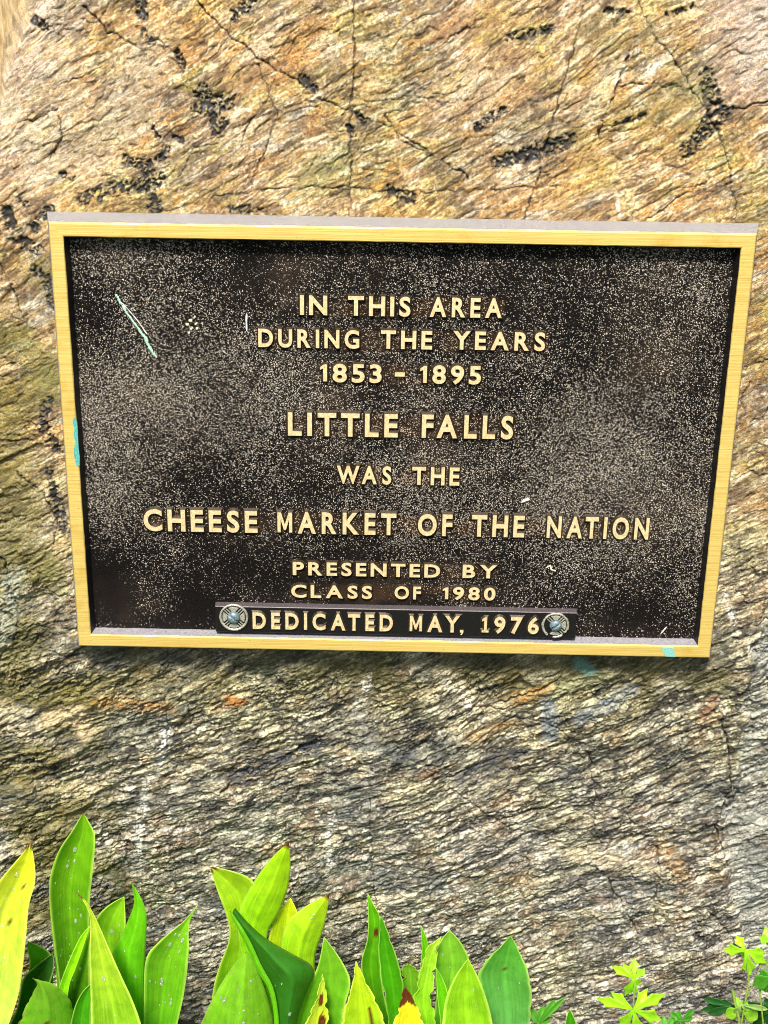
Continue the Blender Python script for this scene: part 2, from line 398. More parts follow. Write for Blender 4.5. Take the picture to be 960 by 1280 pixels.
ch1, e1, ra1, rb1 = chips(jx / 46, jy / 17, 1)
ch2, e2, ra2, rb2 = chips(jx / 17, jy / 5.5, 2)
ch3, e3, ra3, rb3 = chips(jx / 7.5, jy / 2.6, 3)
pc, pe, pa, pb = chips((mmU + 1.6 * perlin(mmU / 3, mmV / 3, 105)) / 4.0, (mmV + 1.6 * perlin(mmU / 3, mmV / 3, 106)) / 3.0, 4)
pn = perlin(S / 10, Tt / 5, 61) + 0.8 * perlin(mmU / 3.1, mmV / 2.7, 62)
pz = np.clip(pock * (0.75 + 0.9 * pn), 0, 1.3)
c_soft = sst(0.05, 0.7, pz) * 0.45
pocket = np.clip(np.maximum(sst(0.30, 0.1, pe) * sst(0.2, 0.6, pz), sst(0.40, 0.62, pz) * (pa > 0.45)) * sst(0.12, 0.3, pz), 0, 1)

# relief (mm)
big = 7 * fbm(mmU / 240, mmV / 240, 1, 3)
n1 = fbm(jx / 60, jy / 6.5, 13, 3, 0.6) * 1.5; n2 = fbm(jx / 24, jy / 2.5, 14, 2, 0.6) * 1.4; n3 = perlin(jx / 7, jy / 1.75, 15); n4 = perlin(mmU / 2.3, mmV / 2.1, 16)
msk = sst(-0.2, 0.3, fbm(S / 70, Tt / 34, 17, 3)); msk2 = sst(-0.2, 0.3, fbm(S / 50, Tt / 24, 18, 3))
fl = fbm(S / 80, Tt / 36, 7, 4); q = fl * 4.5; terr = (np.floor(q) + sst(0.9, 1.0, q - np.floor(q))) * (1 + 0.5 * low)
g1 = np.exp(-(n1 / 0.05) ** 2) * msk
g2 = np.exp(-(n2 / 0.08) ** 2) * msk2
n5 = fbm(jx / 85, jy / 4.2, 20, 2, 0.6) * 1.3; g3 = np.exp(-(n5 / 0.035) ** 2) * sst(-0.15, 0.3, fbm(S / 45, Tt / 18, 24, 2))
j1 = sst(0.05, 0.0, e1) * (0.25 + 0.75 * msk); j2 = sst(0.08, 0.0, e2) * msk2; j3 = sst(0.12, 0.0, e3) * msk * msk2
i1x = fbm(mmU / 9, mmV / 6.5, 141, 3, 0.6) * 1.5 * (0.5 + low)
slab = sst(-0.35, 0.35, fbm(S / 85, Tt / 45, 19, 3) + 0.25 * (ra1 - 0.5))        # some slabs are smooth, some broken
rm = 0.26 + 0.95 * slab * (0.5 + 0.5 * low) + 0.1 * low
fine = rm * (0.36 * n2 + 0.35 * n3) + 0.36 * n4
h = big + 1.25 * terr + (0.5 + 1.7 * low + 0.8 * side) * ch1 + rm * (0.25 + 1.2 * low + 0.7 * side) * ch2 + rm * (0.2 + 0.75 * low + 0.5 * side) * 0.8 * ch3
h += 0.5 * i1x + rough * 1.1 * fine - rough * rm * (1.9 * g1 + 1.3 * g2) - (0.9 + 0.9 * low) * g3 - (0.4 + 1.2 * low + 0.6 * side) * (1.3 * j1 + rm * (1.2 * j2 + 0.8 * j3))
h -= 0.17 * np.maximum(0, -215 - mmV) + 0.09 * np.maximum(0, mmV - 215)      # undercut foot, top leaning back
h -= crackh * 1.3
h -= pocket * 2.2 + pock * 0.8
# big slabs: lower right grey facet steps back, flake at the left
rf = sst(0, 5, mmU - np.interp(mmV, [-700, -480, -330, -200, 400], [430, 360, 352, 345, 460]) + 12 * perlin(mmV / 24, mmU / 30, 71) + 3 * perlin(mmV / 5, mmU / 6, 72))
h -= 5 * rf
lf = sst(-402, -396, mmU + 3 * perlin(mmU / 12, mmV / 12, 73)) 
# keep the rock under the plaque and let it come up to the plaque's back
m = 1 - sst(0, 45, np.maximum(np.abs(mmU) - 300, np.abs(mmV) - 200))
near = 1 - sst(0, 10, np.maximum(np.abs(mmU) - 300, np.abs(mmV) - 200))
h = h * (1 - 0.45 * m) + 1.0
h = np.where(h > 3.0, 3.0 + (h - 3.0) * (1 - 0.8 * m), h)
h = np.where((near > 0.95) & (h > 2.0), 2.0, h)
# the boulder rounds away beyond the photo
far = np.maximum(0, mmU - 455) ** 2 / 900 + np.maximum(0, mmV - 400) ** 2 / 700 + np.maximum(0, -735 - mmV) ** 2 / 600
h = h - far * 1.0
lround = np.maximum(0, 26 - (mmU - (edge0 * 1000)[:, None])); h = h - lround ** 2 / 70.0
Z = h / 1000

# mineral colour with shade added in the grooves and under the plaque
def C(r, g, b): return np.array(srgb(r, g, b), np.float32)
def blend(c, k, col): return c * (1 - k[..., None]) + col * k[..., None]
w1 = fbm(S / 110, Tt / 50, 81, 3) * 1.4; w2 = fbm(S / 60, Tt / 30, 82, 3) * 1.4; w3 = perlin(mmU / 60, mmV / 50, 83)
w4 = fbm(jx / 46, jy / 5.5, 84, 3, 0.6) * 1.5; w5 = fbm(jx / 22, jy / 3.0, 85, 2) * 1.4; w6 = fbm(mmU / 40, mmV / 30, 86, 3) * 1.4; w7 = fbm(jx / 90, jy / 10, 87, 2) * 1.3
w8 = perlin(jx / 5, jy / 2.2, 88)
c = np.empty(U.shape + (3,), np.float32); c[:] = C(192, 164, 116)
c = blend(c, sst(0.0, 0.35, w1 + 0.25 * (ra1 - 0.5)) * 0.7, C(208, 188, 142))
c = blend(c, sst(0.05, 0.35, w2 + 0.3 * (rb2 - 0.5)) * 0.6, C(190, 146, 82))
c = blend(c, sst(0.05, 0.4, -w2 + 0.3 * (ra1 - 0.5)) * 0.6, C(178, 148, 112))
c = blend(c, sst(0.05, 0.35, w6 + 0.3 * (rb1 - 0.5)) * 0.65, C(196, 180, 112))
c = blend(c, sst(0.3, 0.5, -w6) * 0.35, C(186, 134, 70))
c = blend(c, sst(0.1, 0.35, w7) * 0.55, C(140, 116, 86))
c = blend(c, sst(0.1, 0.4, w4 + 0.3 * (ra3 - 0.5)) * 0.8, C(226, 214, 188))
c = blend(c, sst(0.15, 0.4, -w4 + 0.2 * (rb2 - 0.5)) * 0.7, C(112, 90, 66))
c = blend(c, sst(0.25, 0.45, w5) * 0.5, C(178, 130, 66))
c = blend(c, sst(0.22, 0.4, -w5) * 0.7, C(84, 66, 50))
c = blend(c, sst(0.25, 0.5, w8) * 0.4, C(232, 222, 200)); c = blend(c, sst(0.25, 0.5, -w8) * 0.35, C(96, 78, 60))
# lower part: greyer, darker bands
l = np.empty_like(c); l[:] = C(160, 146, 110)
l = blend(l, sst(-0.05, 0.4, w1 + 0.4 * (ra1 - 0.5)) * 0.7, C(182, 160, 104))
l = blend(l, sst(0.0, 0.4, w2 + 0.4 * (rb1 - 0.5)) * 0.75, C(118, 112, 98))
l = blend(l, sst(0.2, 0.5, -w2 + 0.4 * (ra2 - 0.5)) * 0.7, C(172, 128, 54))
l = blend(l, (ra2 > 0.72) * 0.45, C(188, 176, 142)); l = blend(l, (rb2 > 0.8) * 0.5, C(92, 88, 80))
l = blend(l, sst(0.1, 0.4, w4 + 0.5 * (ra3 - 0.5)) * 0.85, C(226, 212, 170))
l = blend(l, sst(0.05, 0.3, -w4 + 0.4 * (rb3 - 0.5)) * 0.9, C(78, 74, 66))
l = blend(l, sst(0.25, 0.45, w5) * 0.6, C(220, 212, 190))
l = blend(l, sst(0.22, 0.45, -w5) * 0.7, C(64, 62, 60))
l = blend(l, sst(0.22, 0.5, w6) * sst(0.0, 0.3, w7) * 0.6, C(84, 92, 102))
l = blend(l, sst(0.3, 0.5, -w6) * 0.4, C(170, 124, 50))
l = blend(l, sst(0.2, 0.5, w8) * 0.5, C(214, 206, 184)); l = blend(l, sst(0.2, 0.45, -w8) * 0.5, C(50, 46, 40))
c = c * (1 - low[..., None]) + l * low[..., None]
def tint(c, k, mul): return c * (1 + k[..., None] * (np.array(mul, np.float32) - 1))
i1 = fbm((mmU + 3 * w8) / 9, mmV / 6.5, 141, 3, 0.6) * 1.5; i2 = fbm(mmU / 26, mmV / 20, 142, 3) * 1.5; i3 = perlin(mmU / 2.6, mmV / 2.3, 143)
c = tint(c, sst(0.15, 0.5, i1) * (0.35 + 0.65 * sst(-0.2, 0.3, i2)), (1.28, 1.27, 1.22)); c = tint(c, sst(0.15, 0.5, -i1) * (0.4 + 0.6 * low), (0.66, 0.65, 0.64))
c = tint(c, sst(0.1, 0.5, i3), (1.3, 1.3, 1.28)); c = tint(c, sst(0.1, 0.5, -i3), (0.68, 0.67, 0.66)); c = tint(c, sst(0.1, 0.4, i2) * low, (1.2, 1.17, 1.08))
t1 = fbm(S / 150, Tt / 80, 121, 3) * 1.5; t2 = fbm(mmU / 110, mmV / 60, 122, 3) * 1.5; t3 = fbm(S / 75, Tt / 28, 123, 3) * 1.5
c = tint(c, sst(-0.1, 0.4, t1) * (1 - 0.6 * low), (1.02, 0.96, 0.80)); c = tint(c, sst(0.0, 0.45, -t1), (0.86, 0.88, 0.9))
c = tint(c, sst(0.05, 0.4, t2), (0.95, 0.98, 0.80)); c = tint(c, sst(0.1, 0.45, t3) * (1 - 0.5 * low), (0.98, 0.87, 0.70)); c = tint(c, sst(0.1, 0.4, -t3) * 0.8, (0.62, 0.60, 0.58))
c = tint(c, sst(0.15, 0.5, -t2) * low, (0.55, 0.62, 0.72)); gm = c.mean(axis=2, keepdims=True); c = c + (gm - c) * 0.38 * low[..., None]; c = tint(c, low, (1.10, 1.12, 1.16))
c = tint(c, low * sst(-470, -300, mmV), (1.0, 0.99, 0.84)); c = c * 1.08
# olive tone beside and below the plaque
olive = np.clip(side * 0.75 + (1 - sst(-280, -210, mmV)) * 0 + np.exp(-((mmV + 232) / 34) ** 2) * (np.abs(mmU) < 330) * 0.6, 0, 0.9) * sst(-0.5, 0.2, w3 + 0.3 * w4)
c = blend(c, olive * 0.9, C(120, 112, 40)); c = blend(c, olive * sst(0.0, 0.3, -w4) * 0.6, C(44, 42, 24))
c = blend(c, np.clip(np.exp(-((mmV + 214) / 13) ** 2) * sst(335, 285, np.abs(mmU)) * sst(-0.4, 0.4, w4 + w2), 0, 1) * 0.7, C(50, 52, 26))  # dark band below the plaque: its soft shadow painted in, with moss
# pale pink-grey upper right and far left
c = blend(c, sst(225, 290, mmU) * sst(285, 340, mmV) * (0.35 + 0.4 * sst(-0.3, 0.3, w4 + w8)), C(206, 192, 182))
c = blend(c, sst(-250, -300, mmU) * sst(180, 300, mmV) * (0.25 + 0.4 * sst(-0.3, 0.3, w4 + w8)), C(216, 200, 182))
i0 = 0.6 * perlin(mmU / 2.6, mmV / 2.3, 143)
c = blend(c, rf * low * (0.2 + 0.5 * sst(-0.3, 0.3, w4 + i0)), C(186, 188, 176))
# grooves: mica plus crevice shade put into the colour; dark cracks, pockets
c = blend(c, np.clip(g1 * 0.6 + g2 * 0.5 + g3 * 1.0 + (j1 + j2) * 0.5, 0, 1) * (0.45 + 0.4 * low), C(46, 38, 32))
c = blend(c, np.clip(crack * 1.1, 0, 1) * 0.85, C(36, 28, 24))
c = blend(c, c_soft, C(92, 88, 72))
c = blend(c, pocket * 0.93, C(26, 27, 30))
gl = (pb > 0.8) * pocket * sst(0.2, 0.5, pe)
c = blend(c, gl * 0.6, C(150, 152, 150))
# quartz streaks
for pts, r in (([(205, 925), (190, 975), (176, 1010), (165, 1060), (158, 1130)], 7), ([(415, 1040), (408, 1075), (412, 1110), (405, 1130)], 6), ([(460, 850), (455, 880), (440, 900)], 6), ([(555, 850), (575, 870), (590, 890)], 9), ([(800, 60), (786, 76), (775, 100)], 5), ([(770, 245), (776, 270)], 3), ([(905, 745), (915, 770), (920, 790)], 5)):
    D = dist_poly(pts, r * 1.5)
    c = blend(c, (1 - sst(r * 0.2, r * 1.1, D)) * (D < r * 1.4) * sst(-0.3, 0.4, n3 + n4 + 0.8 * perlin(mmU / 14, mmV / 14, 133)) * 0.9, C(232, 228, 216))
for pts, r, colr, a in (([(725, 832), (738, 840)], 8, C(110, 160, 150), 0.7), ([(690, 870), (720, 860), (760, 846)], 9, C(186, 186, 140), 0.7), ([(686, 885), (690, 910), (690, 930)], 10, C(128, 140, 146), 0.6), ([(730, 905), (760, 888), (790, 868)], 11, C(132, 142, 150), 0.55), ([(300, 832), (330, 838)], 14, C(40, 52, 22), 0.7),
                        ([(285, 880), (300, 882)], 7, C(196, 130, 40), 0.7), ([(60, 905), (95, 900), (100, 925)], 12, C(226, 204, 160), 0.7)):
    D = dist_poly(pts, r * 1.5)
    c = blend(c, (1 - sst(r * 0.4, r * 1.2, D)) * (D < r * 1.4) * a, colr)
BG, CRM, RST, OCH, OLV = C(62, 70, 82), C(228, 212, 172), C(150, 84, 34), C(200, 150, 70), C(128, 130, 74)
for pts, r, colr, a in (([(290, 992), (330, 970), (402, 944)], 11, BG, .7), ([(480, 950), (520, 962)], 8, BG, .55), ([(575, 988), (650, 952)], 11, BG, .6), ([(-5, 1008), (50, 1024)], 12, BG, .55),
    ([(830, 968), (882, 950)], 8, BG, .55), ([(672, 1002), (722, 984)], 8, BG, .5), ([(60, 690), (72, 740)], 12, OLV, .6), ([(390, 880), (420, 900)], 9, BG, .4), ([(0, 1130), (60, 1150)], 14, BG, .4),
    ([(70, 1012), (122, 1000)], 12, CRM, .6), ([(560, 848), (600, 892)], 12, CRM, .65), ([(650, 880), (684, 862)], 9, OCH, .6), ([(700, 1084), (760, 1102), (850, 1132)], 12, CRM, .55), ([(835, 1172), (862, 1182)], 10, CRM, .5),
    ([(272, 892), (302, 880)], 6, RST, .6), ([(120, 884), (205, 892)], 9, OCH, .5), ([(530, 985), (542, 978)], 6, RST, .5), ([(882, 902), (896, 880)], 6, RST, .6), ([(735, 1182), (765, 1190)], 7, CRM, .6), ([(596, 930), (640, 916)], 8, OCH, .5),
    ([(446, 900), (470, 960), (462, 1010)], 8, C(150, 146, 138), .5), ([(0, 900), (30, 930)], 14, CRM, .4), ([(20, 720), (0, 800)], 12, C(190, 196, 176), .6), ([(840, 1090), (866, 1130)], 10, OCH, .45),
    ([(700, 270), (742, 190)], 20, OCH, .4), ([(300, 104), (384, 62)], 18, C(186, 134, 78), .45), ([(742, 34), (800, 50)], 18, OLV, .35), ([(180, 62), (120, 205)], 24, C(218, 198, 166), .45), ([(420, 200), (380, 226)], 14, C(150, 150, 96), .6),
    ([(545, 130), (640, 96)], 20, C(214, 180, 146), .4), ([(770, 90), (740, 140)], 10, CRM, .6), ([(820, 130), (880, 110)], 14, OLV, .45), ([(560, 30), (640, 20)], 16, C(176, 132, 98), .45), ([(30, 430), (60, 470)], 16, OLV, .5)):
    D = dist_poly(pts, r * 1.6)
    c = blend(c, (1 - sst(r * 0.3, r * 1.4, D + r * 0.35 * (w4 + n3))) * (D < r * 1.5) * a * sst(-0.7, 0.2, w8 + n3), colr)
c = np.clip(c, 0.004, 0.9)

def build_boulder():
    N = NU * NV
    co = np.empty((N, 3), np.float32); co[:, 0] = U.ravel(); co[:, 1] = V.ravel(); co[:, 2] = Z.ravel()
    idx = np.arange(N).reshape(NV, NU)
    quads = np.stack([idx[:-1, :-1], idx[:-1, 1:], idx[1:, 1:], idx[1:, :-1]], -1).reshape(-1, 4)
    per = np.concatenate([idx[0, :-1], idx[:-1, -1], idx[-1, :0:-1], idx[:0:-1, 0]])   # counter-clockwise
    P = co[per]; cen = np.array([0.02, -0.1])
    out = P[:, :2] - cen; out /= np.linalg.norm(out, axis=1)[:, None]
    colr = c.reshape(N, 3); cper = colr[per]
    rings = []; rc = []; prev = per; n0 = N; qs = [quads]
    prof = [(0.004, 0.006), (0.010, 0.018), (0.017, 0.04), (0.022, 0.08), (0.024, 0.14), (0.02, 0.22), (0.0, 0.32), (-0.06, 0.42)]
    pb_ = [0.0] + [p_[1] for p_ in prof]; po_ = [0.0] + [p_[0] for p_ in prof]
    bs = np.concatenate([np.linspace(0.003, 0.09, 26), np.linspace(0.1, 0.42, 22)]); prof = [(float(np.interp(b_, pb_, po_)), float(b_)) for b_ in bs]
    Ps = P.copy(); kz = np.ones(31) / 31
    for ax in (0, 1, 2): Ps[:, ax] = np.convolve(np.concatenate([P[-15:, ax], P[:, ax], P[:15, ax]]), kz, 'valid')
    for j, (o, b) in enumerate(prof):
        mx_ = min(1.0, (j + 1) / 6); R = P * (1 - mx_) + Ps * mx_
        nz = fbm(R[:, 0] * 9 + b * 20, R[:, 1] * 9, 5, 3)
        R[:, :2] += out * (o + mx_ * (0.018 * nz + 0.006 * fbm(R[:, 0] * 60 + R[:, 1] * 40 + b * 20, R[:, 1] * 50 - R[:, 0] * 30 + b * 110, 7, 3)))[:, None]; R[:, 2] -= b
        ids = np.arange(n0, n0 + len(per)); n0 += len(per)
        qs.append(np.stack([prev, ids, np.roll(ids, -1), np.roll(prev, -1)], -1))
        rings.append(R)
        q_ = fbm(R[:, 0] * 30 + R[:, 2] * 60, R[:, 1] * 60 + R[:, 2] * 100, 9, 4)[:, None]; tan_ = C(184, 160, 120)[None] * (1 + 1.1 * q_); kk = min(1.0, (j + 1) / 8)
        rc.append(np.clip(cper * (1 - kk) + tan_ * kk, 0.02, 0.9)); prev = ids
    co = np.concatenate([co] + rings + [np.array([[0.02, -0.1, -0.5]], np.float32)]).astype(np.float32)
    colr = np.concatenate([colr] + rc + [np.array([[0.3, 0.25, 0.18]], np.float32)])
    Q = np.concatenate(qs)
    tris = np.stack([prev, np.full(len(prev), n0), np.roll(prev, -1)], -1)
    me = bpy.data.meshes.new('boulder')
    me.vertices.add(len(co)); me.vertices.foreach_set('co', co.ravel())
    me.loops.add(Q.size + tris.size); me.loops.foreach_set('vertex_index', np.concatenate([Q.ravel(), tris.ravel()]).astype(np.int32))
    me.polygons.add(len(Q) + len(tris))
    me.polygons.foreach_set('loop_start', np.concatenate([np.arange(len(Q)) * 4, Q.size + np.arange(len(tris)) * 3]).astype(np.int32))
    me.update(calc_edges=True); me.validate()
    me.polygons.foreach_set('use_smooth', np.ones(len(me.polygons), bool))
    at = me.color_attributes.new('mineral_and_shade', 'FLOAT_COLOR', 'POINT')
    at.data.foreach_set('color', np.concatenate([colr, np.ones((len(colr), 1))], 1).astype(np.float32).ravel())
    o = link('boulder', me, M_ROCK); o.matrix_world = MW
    tag(o, 'large tan and grey layered schist boulder carrying the dedication plaque', 'boulder')
build_boulder()

# ------------------------------------------------------------------ ground and what stands behind
def ground():
    n = 120
    xs = np.linspace(-1, 1, n); xs = np.sign(xs) * np.abs(xs) ** 3 * 60
    X, Y = np.meshgrid(xs, xs); d = np.hypot(X, Y)
    Zg = 0.02 * fbm(X * 3, Y * 3, 3, 3) * (d < 6) + 0.25 * perlin(X / 9, Y / 9, 4) * sst(3, 12, d) - 0.004
    f = [(i * n + j, i * n + j + 1, (i + 1) * n + j + 1, (i + 1) * n + j) for i in range(n - 1) for j in range(n - 1)]
    me = mesh('ground', np.stack([X.ravel(), Y.ravel(), Zg.ravel()], 1), f)
    o = link('ground', me, M_LAWN, smooth=True); tag(o, kind='structure')
    n = 90
    xs = np.linspace(-1.6, 1.5, n); ys = np.linspace(-1.2, 1.1, n); X, Y = np.meshgrid(xs, ys)
    e = np.minimum(np.minimum(X - xs[0], xs[-1] - X), np.minimum(Y - ys[0], ys[-1] - Y))
    Zg = 0.012 * fbm(X * 14, Y * 14, 6, 4) + 0.022 * sst(0, 0.15, e) - 0.02 * (1 - sst(0, 0.1, e))
    f = [(i * n + j, i * n + j + 1, (i + 1) * n + j + 1, (i + 1) * n + j) for i in range(n - 1) for j in range(n - 1)]
    me = mesh('flower_bed', np.stack([X.ravel(), Y.ravel(), Zg.ravel()], 1), f)
    o = link('flower_bed_soil', me, M_SOIL, smooth=True); tag(o, kind='structure')
ground()

def back_stone():
    """tall tan stone standing just behind the boulder's left shoulder"""
    n, mrow = 40, 30; vs = []; fs = []
    for i in range(mrow):
        z = -0.1 + i / (mrow - 1) * 1.75
        for j in range(n):
            a = 2 * math.pi * j / n
            ca, sa = math.cos(a), math.sin(a)
            r = (abs(ca) ** 3.2 + abs(sa) ** 3.2) ** (-1 / 3.2)
            tp = 1 - 0.28 * max(0, (z - 1.0) / 0.65) ** 2
            x = -0.86 + r * ca * 0.48 * tp; y = 0.62 + r * sa * 0.20 * tp
            nn = 0.03 * float(fbm(np.array([x * 4 + sa * 2]), np.array([z * 3 + ca]), 8, 3)[0])
            vs.append((x + ca * nn, y + sa * nn + 0.06 * z, z))
    for i in range(mrow - 1):
        for j in range(n):
            fs.append((i * n + j, i * n + (j + 1) % n, (i + 1) * n + (j + 1) % n, (i + 1) * n + j))
    fs.append(tuple(range((mrow - 1) * n, mrow * n)))
    o = link('standing_stone', mesh('standing_stone', vs, fs), M_TAN, smooth=True)
    tag(o, 'smooth tan stone just visible behind the top left edge of the boulder', 'stone')
back_stone()

# ------------------------------------------------------------------ the plaque
PW, PH = 0.300, 0.3967 / 2
plaque = empty('plaque', MW)
tag(plaque, 'dark bronze commemorative plaque with brass border and raised lettering fixed to the boulder', 'plaque')

def frame_mesh():
    """rings of a rectangular frame profile: (inset from outer front edge, height w)"""
    prof = [(-0.0065, 0.0015), (-0.0058, 0.004), (0.0, T), (0.0115, T), (0.0142, T - 0.0115), (0.0142, 0.004)]
    # small bevels at the front edges
    prof = [(-0.0065, 0.001), (-0.0005, T - 0.0012), (0.0003, T - 0.0002), (0.0009, T), (0.0108, T), (0.0114, T - 0.0003), (0.0118, T - 0.0012), (0.0142, T - 0.0115), (0.0142, 0.001)]
    NS = 60
    vs = []; fs = []; mi = []
    per = []
    for (sx, sy, tx, ty) in ((-1, -1, 1, -1), (1, -1, 1, 1), (1, 1, -1, 1), (-1, 1, -1, -1)):
        for i in range(NS): per.append((sx, sy, tx, ty, i / NS))
    npf = len(per)
    for k, (ins, w) in enumerate(prof):
        for (sx, sy, tx, ty, q) in per:
            x0, y0 = sx * (PW - ins), sy * (PH - ins); x1, y1 = tx * (PW - ins), ty * (PH - ins)
            jit = 0.00018 if 0 < q else 0
            dx = random.uniform(-jit, jit); dy = random.uniform(-jit, jit)
            vs.append((x0 + (x1 - x0) * q + dx * (abs(ty - sy) > 0), y0 + (y1 - y0) * q + dy * (abs(tx - sx) > 0), w))
    for k in range(len(prof) - 1):
        for i in range(npf):
            j = (i + 1) % npf
            fs.append((k * npf + i, k * npf + j, (k + 1) * npf + j, (k + 1) * npf + i))
            seg = i // NS
            if k == 0: mi.append(1)                    # outer sides
            elif k in (1, 2, 3, 4, 5): mi.append(0 if seg in (0, 2) else 4)
            else: mi.append(3 if seg == 0 else 2)      # inner walls: bottom ledge painted as lit, the others as shaded
    # back
    fs.append(tuple(range(npf))[::-1]) ; mi.append(1)
    me = mesh('frame', vs, fs)
    for m_ in (M_GOLD, M_TOPF, M_DARK, M_LEDGE, M_GOLDV): me.materials.append(m_)
    me.polygons.foreach_set('material_index', mi)
    return me
fo = bpy.data.objects.new('frame', frame_mesh()); COL.objects.link(fo); fo.parent = plaque

FW = T - 0.0112     # height of the recessed field
def field():
    nx, ny = 360, 240
    hx, hy = PW - 0.0140, PH - 0.0140
    X, Y = np.meshgrid(np.linspace(-hx, hx, nx), np.linspace(-hy, hy, ny))
    Zf = FW + 0.0004 * fbm(X * 25, Y * 25, 3, 3)
    f = [(i * nx + j, i * nx + j + 1, (i + 1) * nx + j + 1, (i + 1) * nx + j) for i in range(ny - 1) for j in range(nx - 1)]
    me = mesh('field', np.stack([X.ravel(), Y.ravel(), Zf.ravel()], 1), f)
    # how much patina is worn off, by place
    xn, yn = X / hx, Y / hy
    wv = 0.30 + 0.10 * fbm(X * 9, Y * 9, 12, 3)
    wv += 0.20 * np.exp(-((yn - 0.10 + 0.25 * xn) / 0.35) ** 2) * (0.6 + 0.4 * np.abs(xn))
    wv += 0.14 * sst(-0.55, -0.95, xn) * sst(0.6, 0.2, np.abs(yn)) + 0.08 * sst(0.3, 0.8, xn)
    wv -= 0.18 * sst(-0.35, -0.9, yn) + 0.07 * np.exp(-((xn + 0.25) / 0.35) ** 2 - ((yn - 0.75) / 0.3) ** 2) * 1.2
    br = np.zeros_like(wv)
    for (xa, xb, y_, cp) in ((373, 629, 384, 30), (321, 683, 426, 30), (397, 603, 468, 30), (358, 643, 532, 36), (419, 577, 594, 30), (178, 812, 656, 34), (364, 622, 712, 24), (362, 621, 741, 24)):
        a_, b_ = unp(xa, y_, FW)[0], unp(xb, y_, FW)[0]; v_ = unp((xa + xb) / 2, y_, FW)[1]; hh = cp * 0.00042
        dx_ = np.maximum(0, np.maximum(a_ - X, X - b_)); dy_ = np.maximum(0, np.abs(Y - v_) - hh * 0.6)
        br = np.maximum(br, np.exp(-(dx_ ** 2 + dy_ ** 2) / 0.0016 ** 2))
    br = 0.38 * br * np.clip(0.45 + 0.9 * fbm(X * 60, Y * 60, 15, 3), 0, 1)
    wv = np.clip(wv + 0.025, 0.05, 0.8).ravel(); br = br.ravel()
    at = me.color_attributes.new('wear', 'FLOAT_COLOR', 'POINT')
    at.data.foreach_set('color', np.stack([wv, br, wv, np.ones_like(wv)], 1).astype(np.float32).ravel())
    link('field', me, mat_field(), plaque, True)
field()

# lettering -------------------------------------------------------
_glyph = {}
CUSTOM = {'1': [[(0.16, 0), (0.36, 0), (0.36, 1), (0.20, 1), (0.0, 0.84), (0.0, 0.68), (0.16, 0.76)]],
          'i': [[(0.02, 0), (0.46, 0), (0.46, 0.13), (0.34, 0.13), (0.34, 1), (0.19, 1), (0.02, 0.86), (0.02, 0.72), (0.16, 0.80), (0.16, 0.13), (0.02, 0.13)]],
          'M': [[(0, 0), (0.19, 0), (0.19, 0.66), (0.39, 0.12), (0.51, 0.12), (0.71, 0.66), (0.71, 0), (0.90, 0), (0.90, 1), (0.68, 1), (0.45, 0.40), (0.22, 1), (0, 1)]]}
def glyph(ch, bold=0.029, lat=0.07):
    """raised drafted glyph, unit = cap height, from Blender's own font; front face mat 0, drafted sides mat 1"""
    key = (ch, bold)
    if key in _glyph: return _glyph[key]
    cu = bpy.data.curves.new('g', 'FONT'); cu.body = ch; cu.size = 1; cu.offset = bold
    cu.resolution_u = 4; cu.extrude = 0.0; cu.fill_mode = 'FRONT'
    if ch in CUSTOM:
        cu = bpy.data.curves.new('g', 'CURVE'); cu.dimensions = '2D'
        for pl in CUSTOM[ch]:
            sp = cu.splines.new('POLY'); sp.points.add(len(pl) - 1)
            for p_, (x_, y_) in zip(sp.points, pl): p_.co = (x_ * 0.68, y_ * 0.68, 0, 1)
            sp.use_cyclic_u = True
    def grab(depth):
        cu.extrude = 0.01; cu.bevel_depth = depth; cu.bevel_resolution = 0; cu.fill_mode = 'BOTH'
        o = bpy.data.objects.new('g', cu); COL.objects.link(o)
        dg = bpy.context.evaluated_depsgraph_get(); dg.update()
        me = bpy.data.meshes.new_from_object(o.evaluated_get(dg)); bpy.data.objects.remove(o)
        return me
    me = grab(lat)
    co = np.empty(len(me.vertices) * 3, np.float32); me.vertices.foreach_get('co', co); co = co.reshape(-1, 3)
    F_ = [tuple(p.vertices) for p in me.polygons]
    zmax = co[:, 2].max()
    top = co[:, 2] > zmax - 1e-5
    mid = (~top) & (co[:, 2] > 0)
    keep = top | mid
    mp = -np.ones(len(co), int); mp[keep] = np.arange(keep.sum())
    vs = co[keep].copy(); tp = top[keep]
    vs[:, 2] = np.where(tp, 1.0, 0.0)
    fs = [tuple(int(mp[i]) for i in f) for f in F_ if all(keep[i] for i in f)]
    x0, x1 = vs[tp, 0].min(), vs[tp, 0].max()
    bpy.data.meshes.remove(me)
    r = (vs, fs, tp, x0, x1)
    _glyph[key] = r
    return r
CAP = None
def cap_height():
    vs, fs, tp, _, _ = glyph('H'); return vs[tp, 1].min(), vs[tp, 1].max()
CB, CT = cap_height()
_gm = {}
def letter_obj(ch, x, y, sx, sy, dep, base_w, parent, line):
    key = (ch, line)
    if key not in _gm:
        vs, fs, tp, x0, x1 = glyph(ch)
        v = vs.copy(); v[:, 0] = (v[:, 0] - x0) * sx; v[:, 1] = (v[:, 1] - CB) * sy; v[:, 2] = v[:, 2] * dep
        # skirt to the base so the letter is closed against the field
        me = mesh('letter', v, fs)
        mi = [0 if all(tp[i] for i in f) else 1 for f in fs]
        me.materials.append(M_LET); me.materials.append(M_LSIDE)
        me.polygons.foreach_set('material_index', mi)
        _gm[key] = me
    o = bpy.data.objects.new('letter', _gm[key]); COL.objects.link(o)
    o.parent = parent; o.location = (x, y, base_w)
    return o

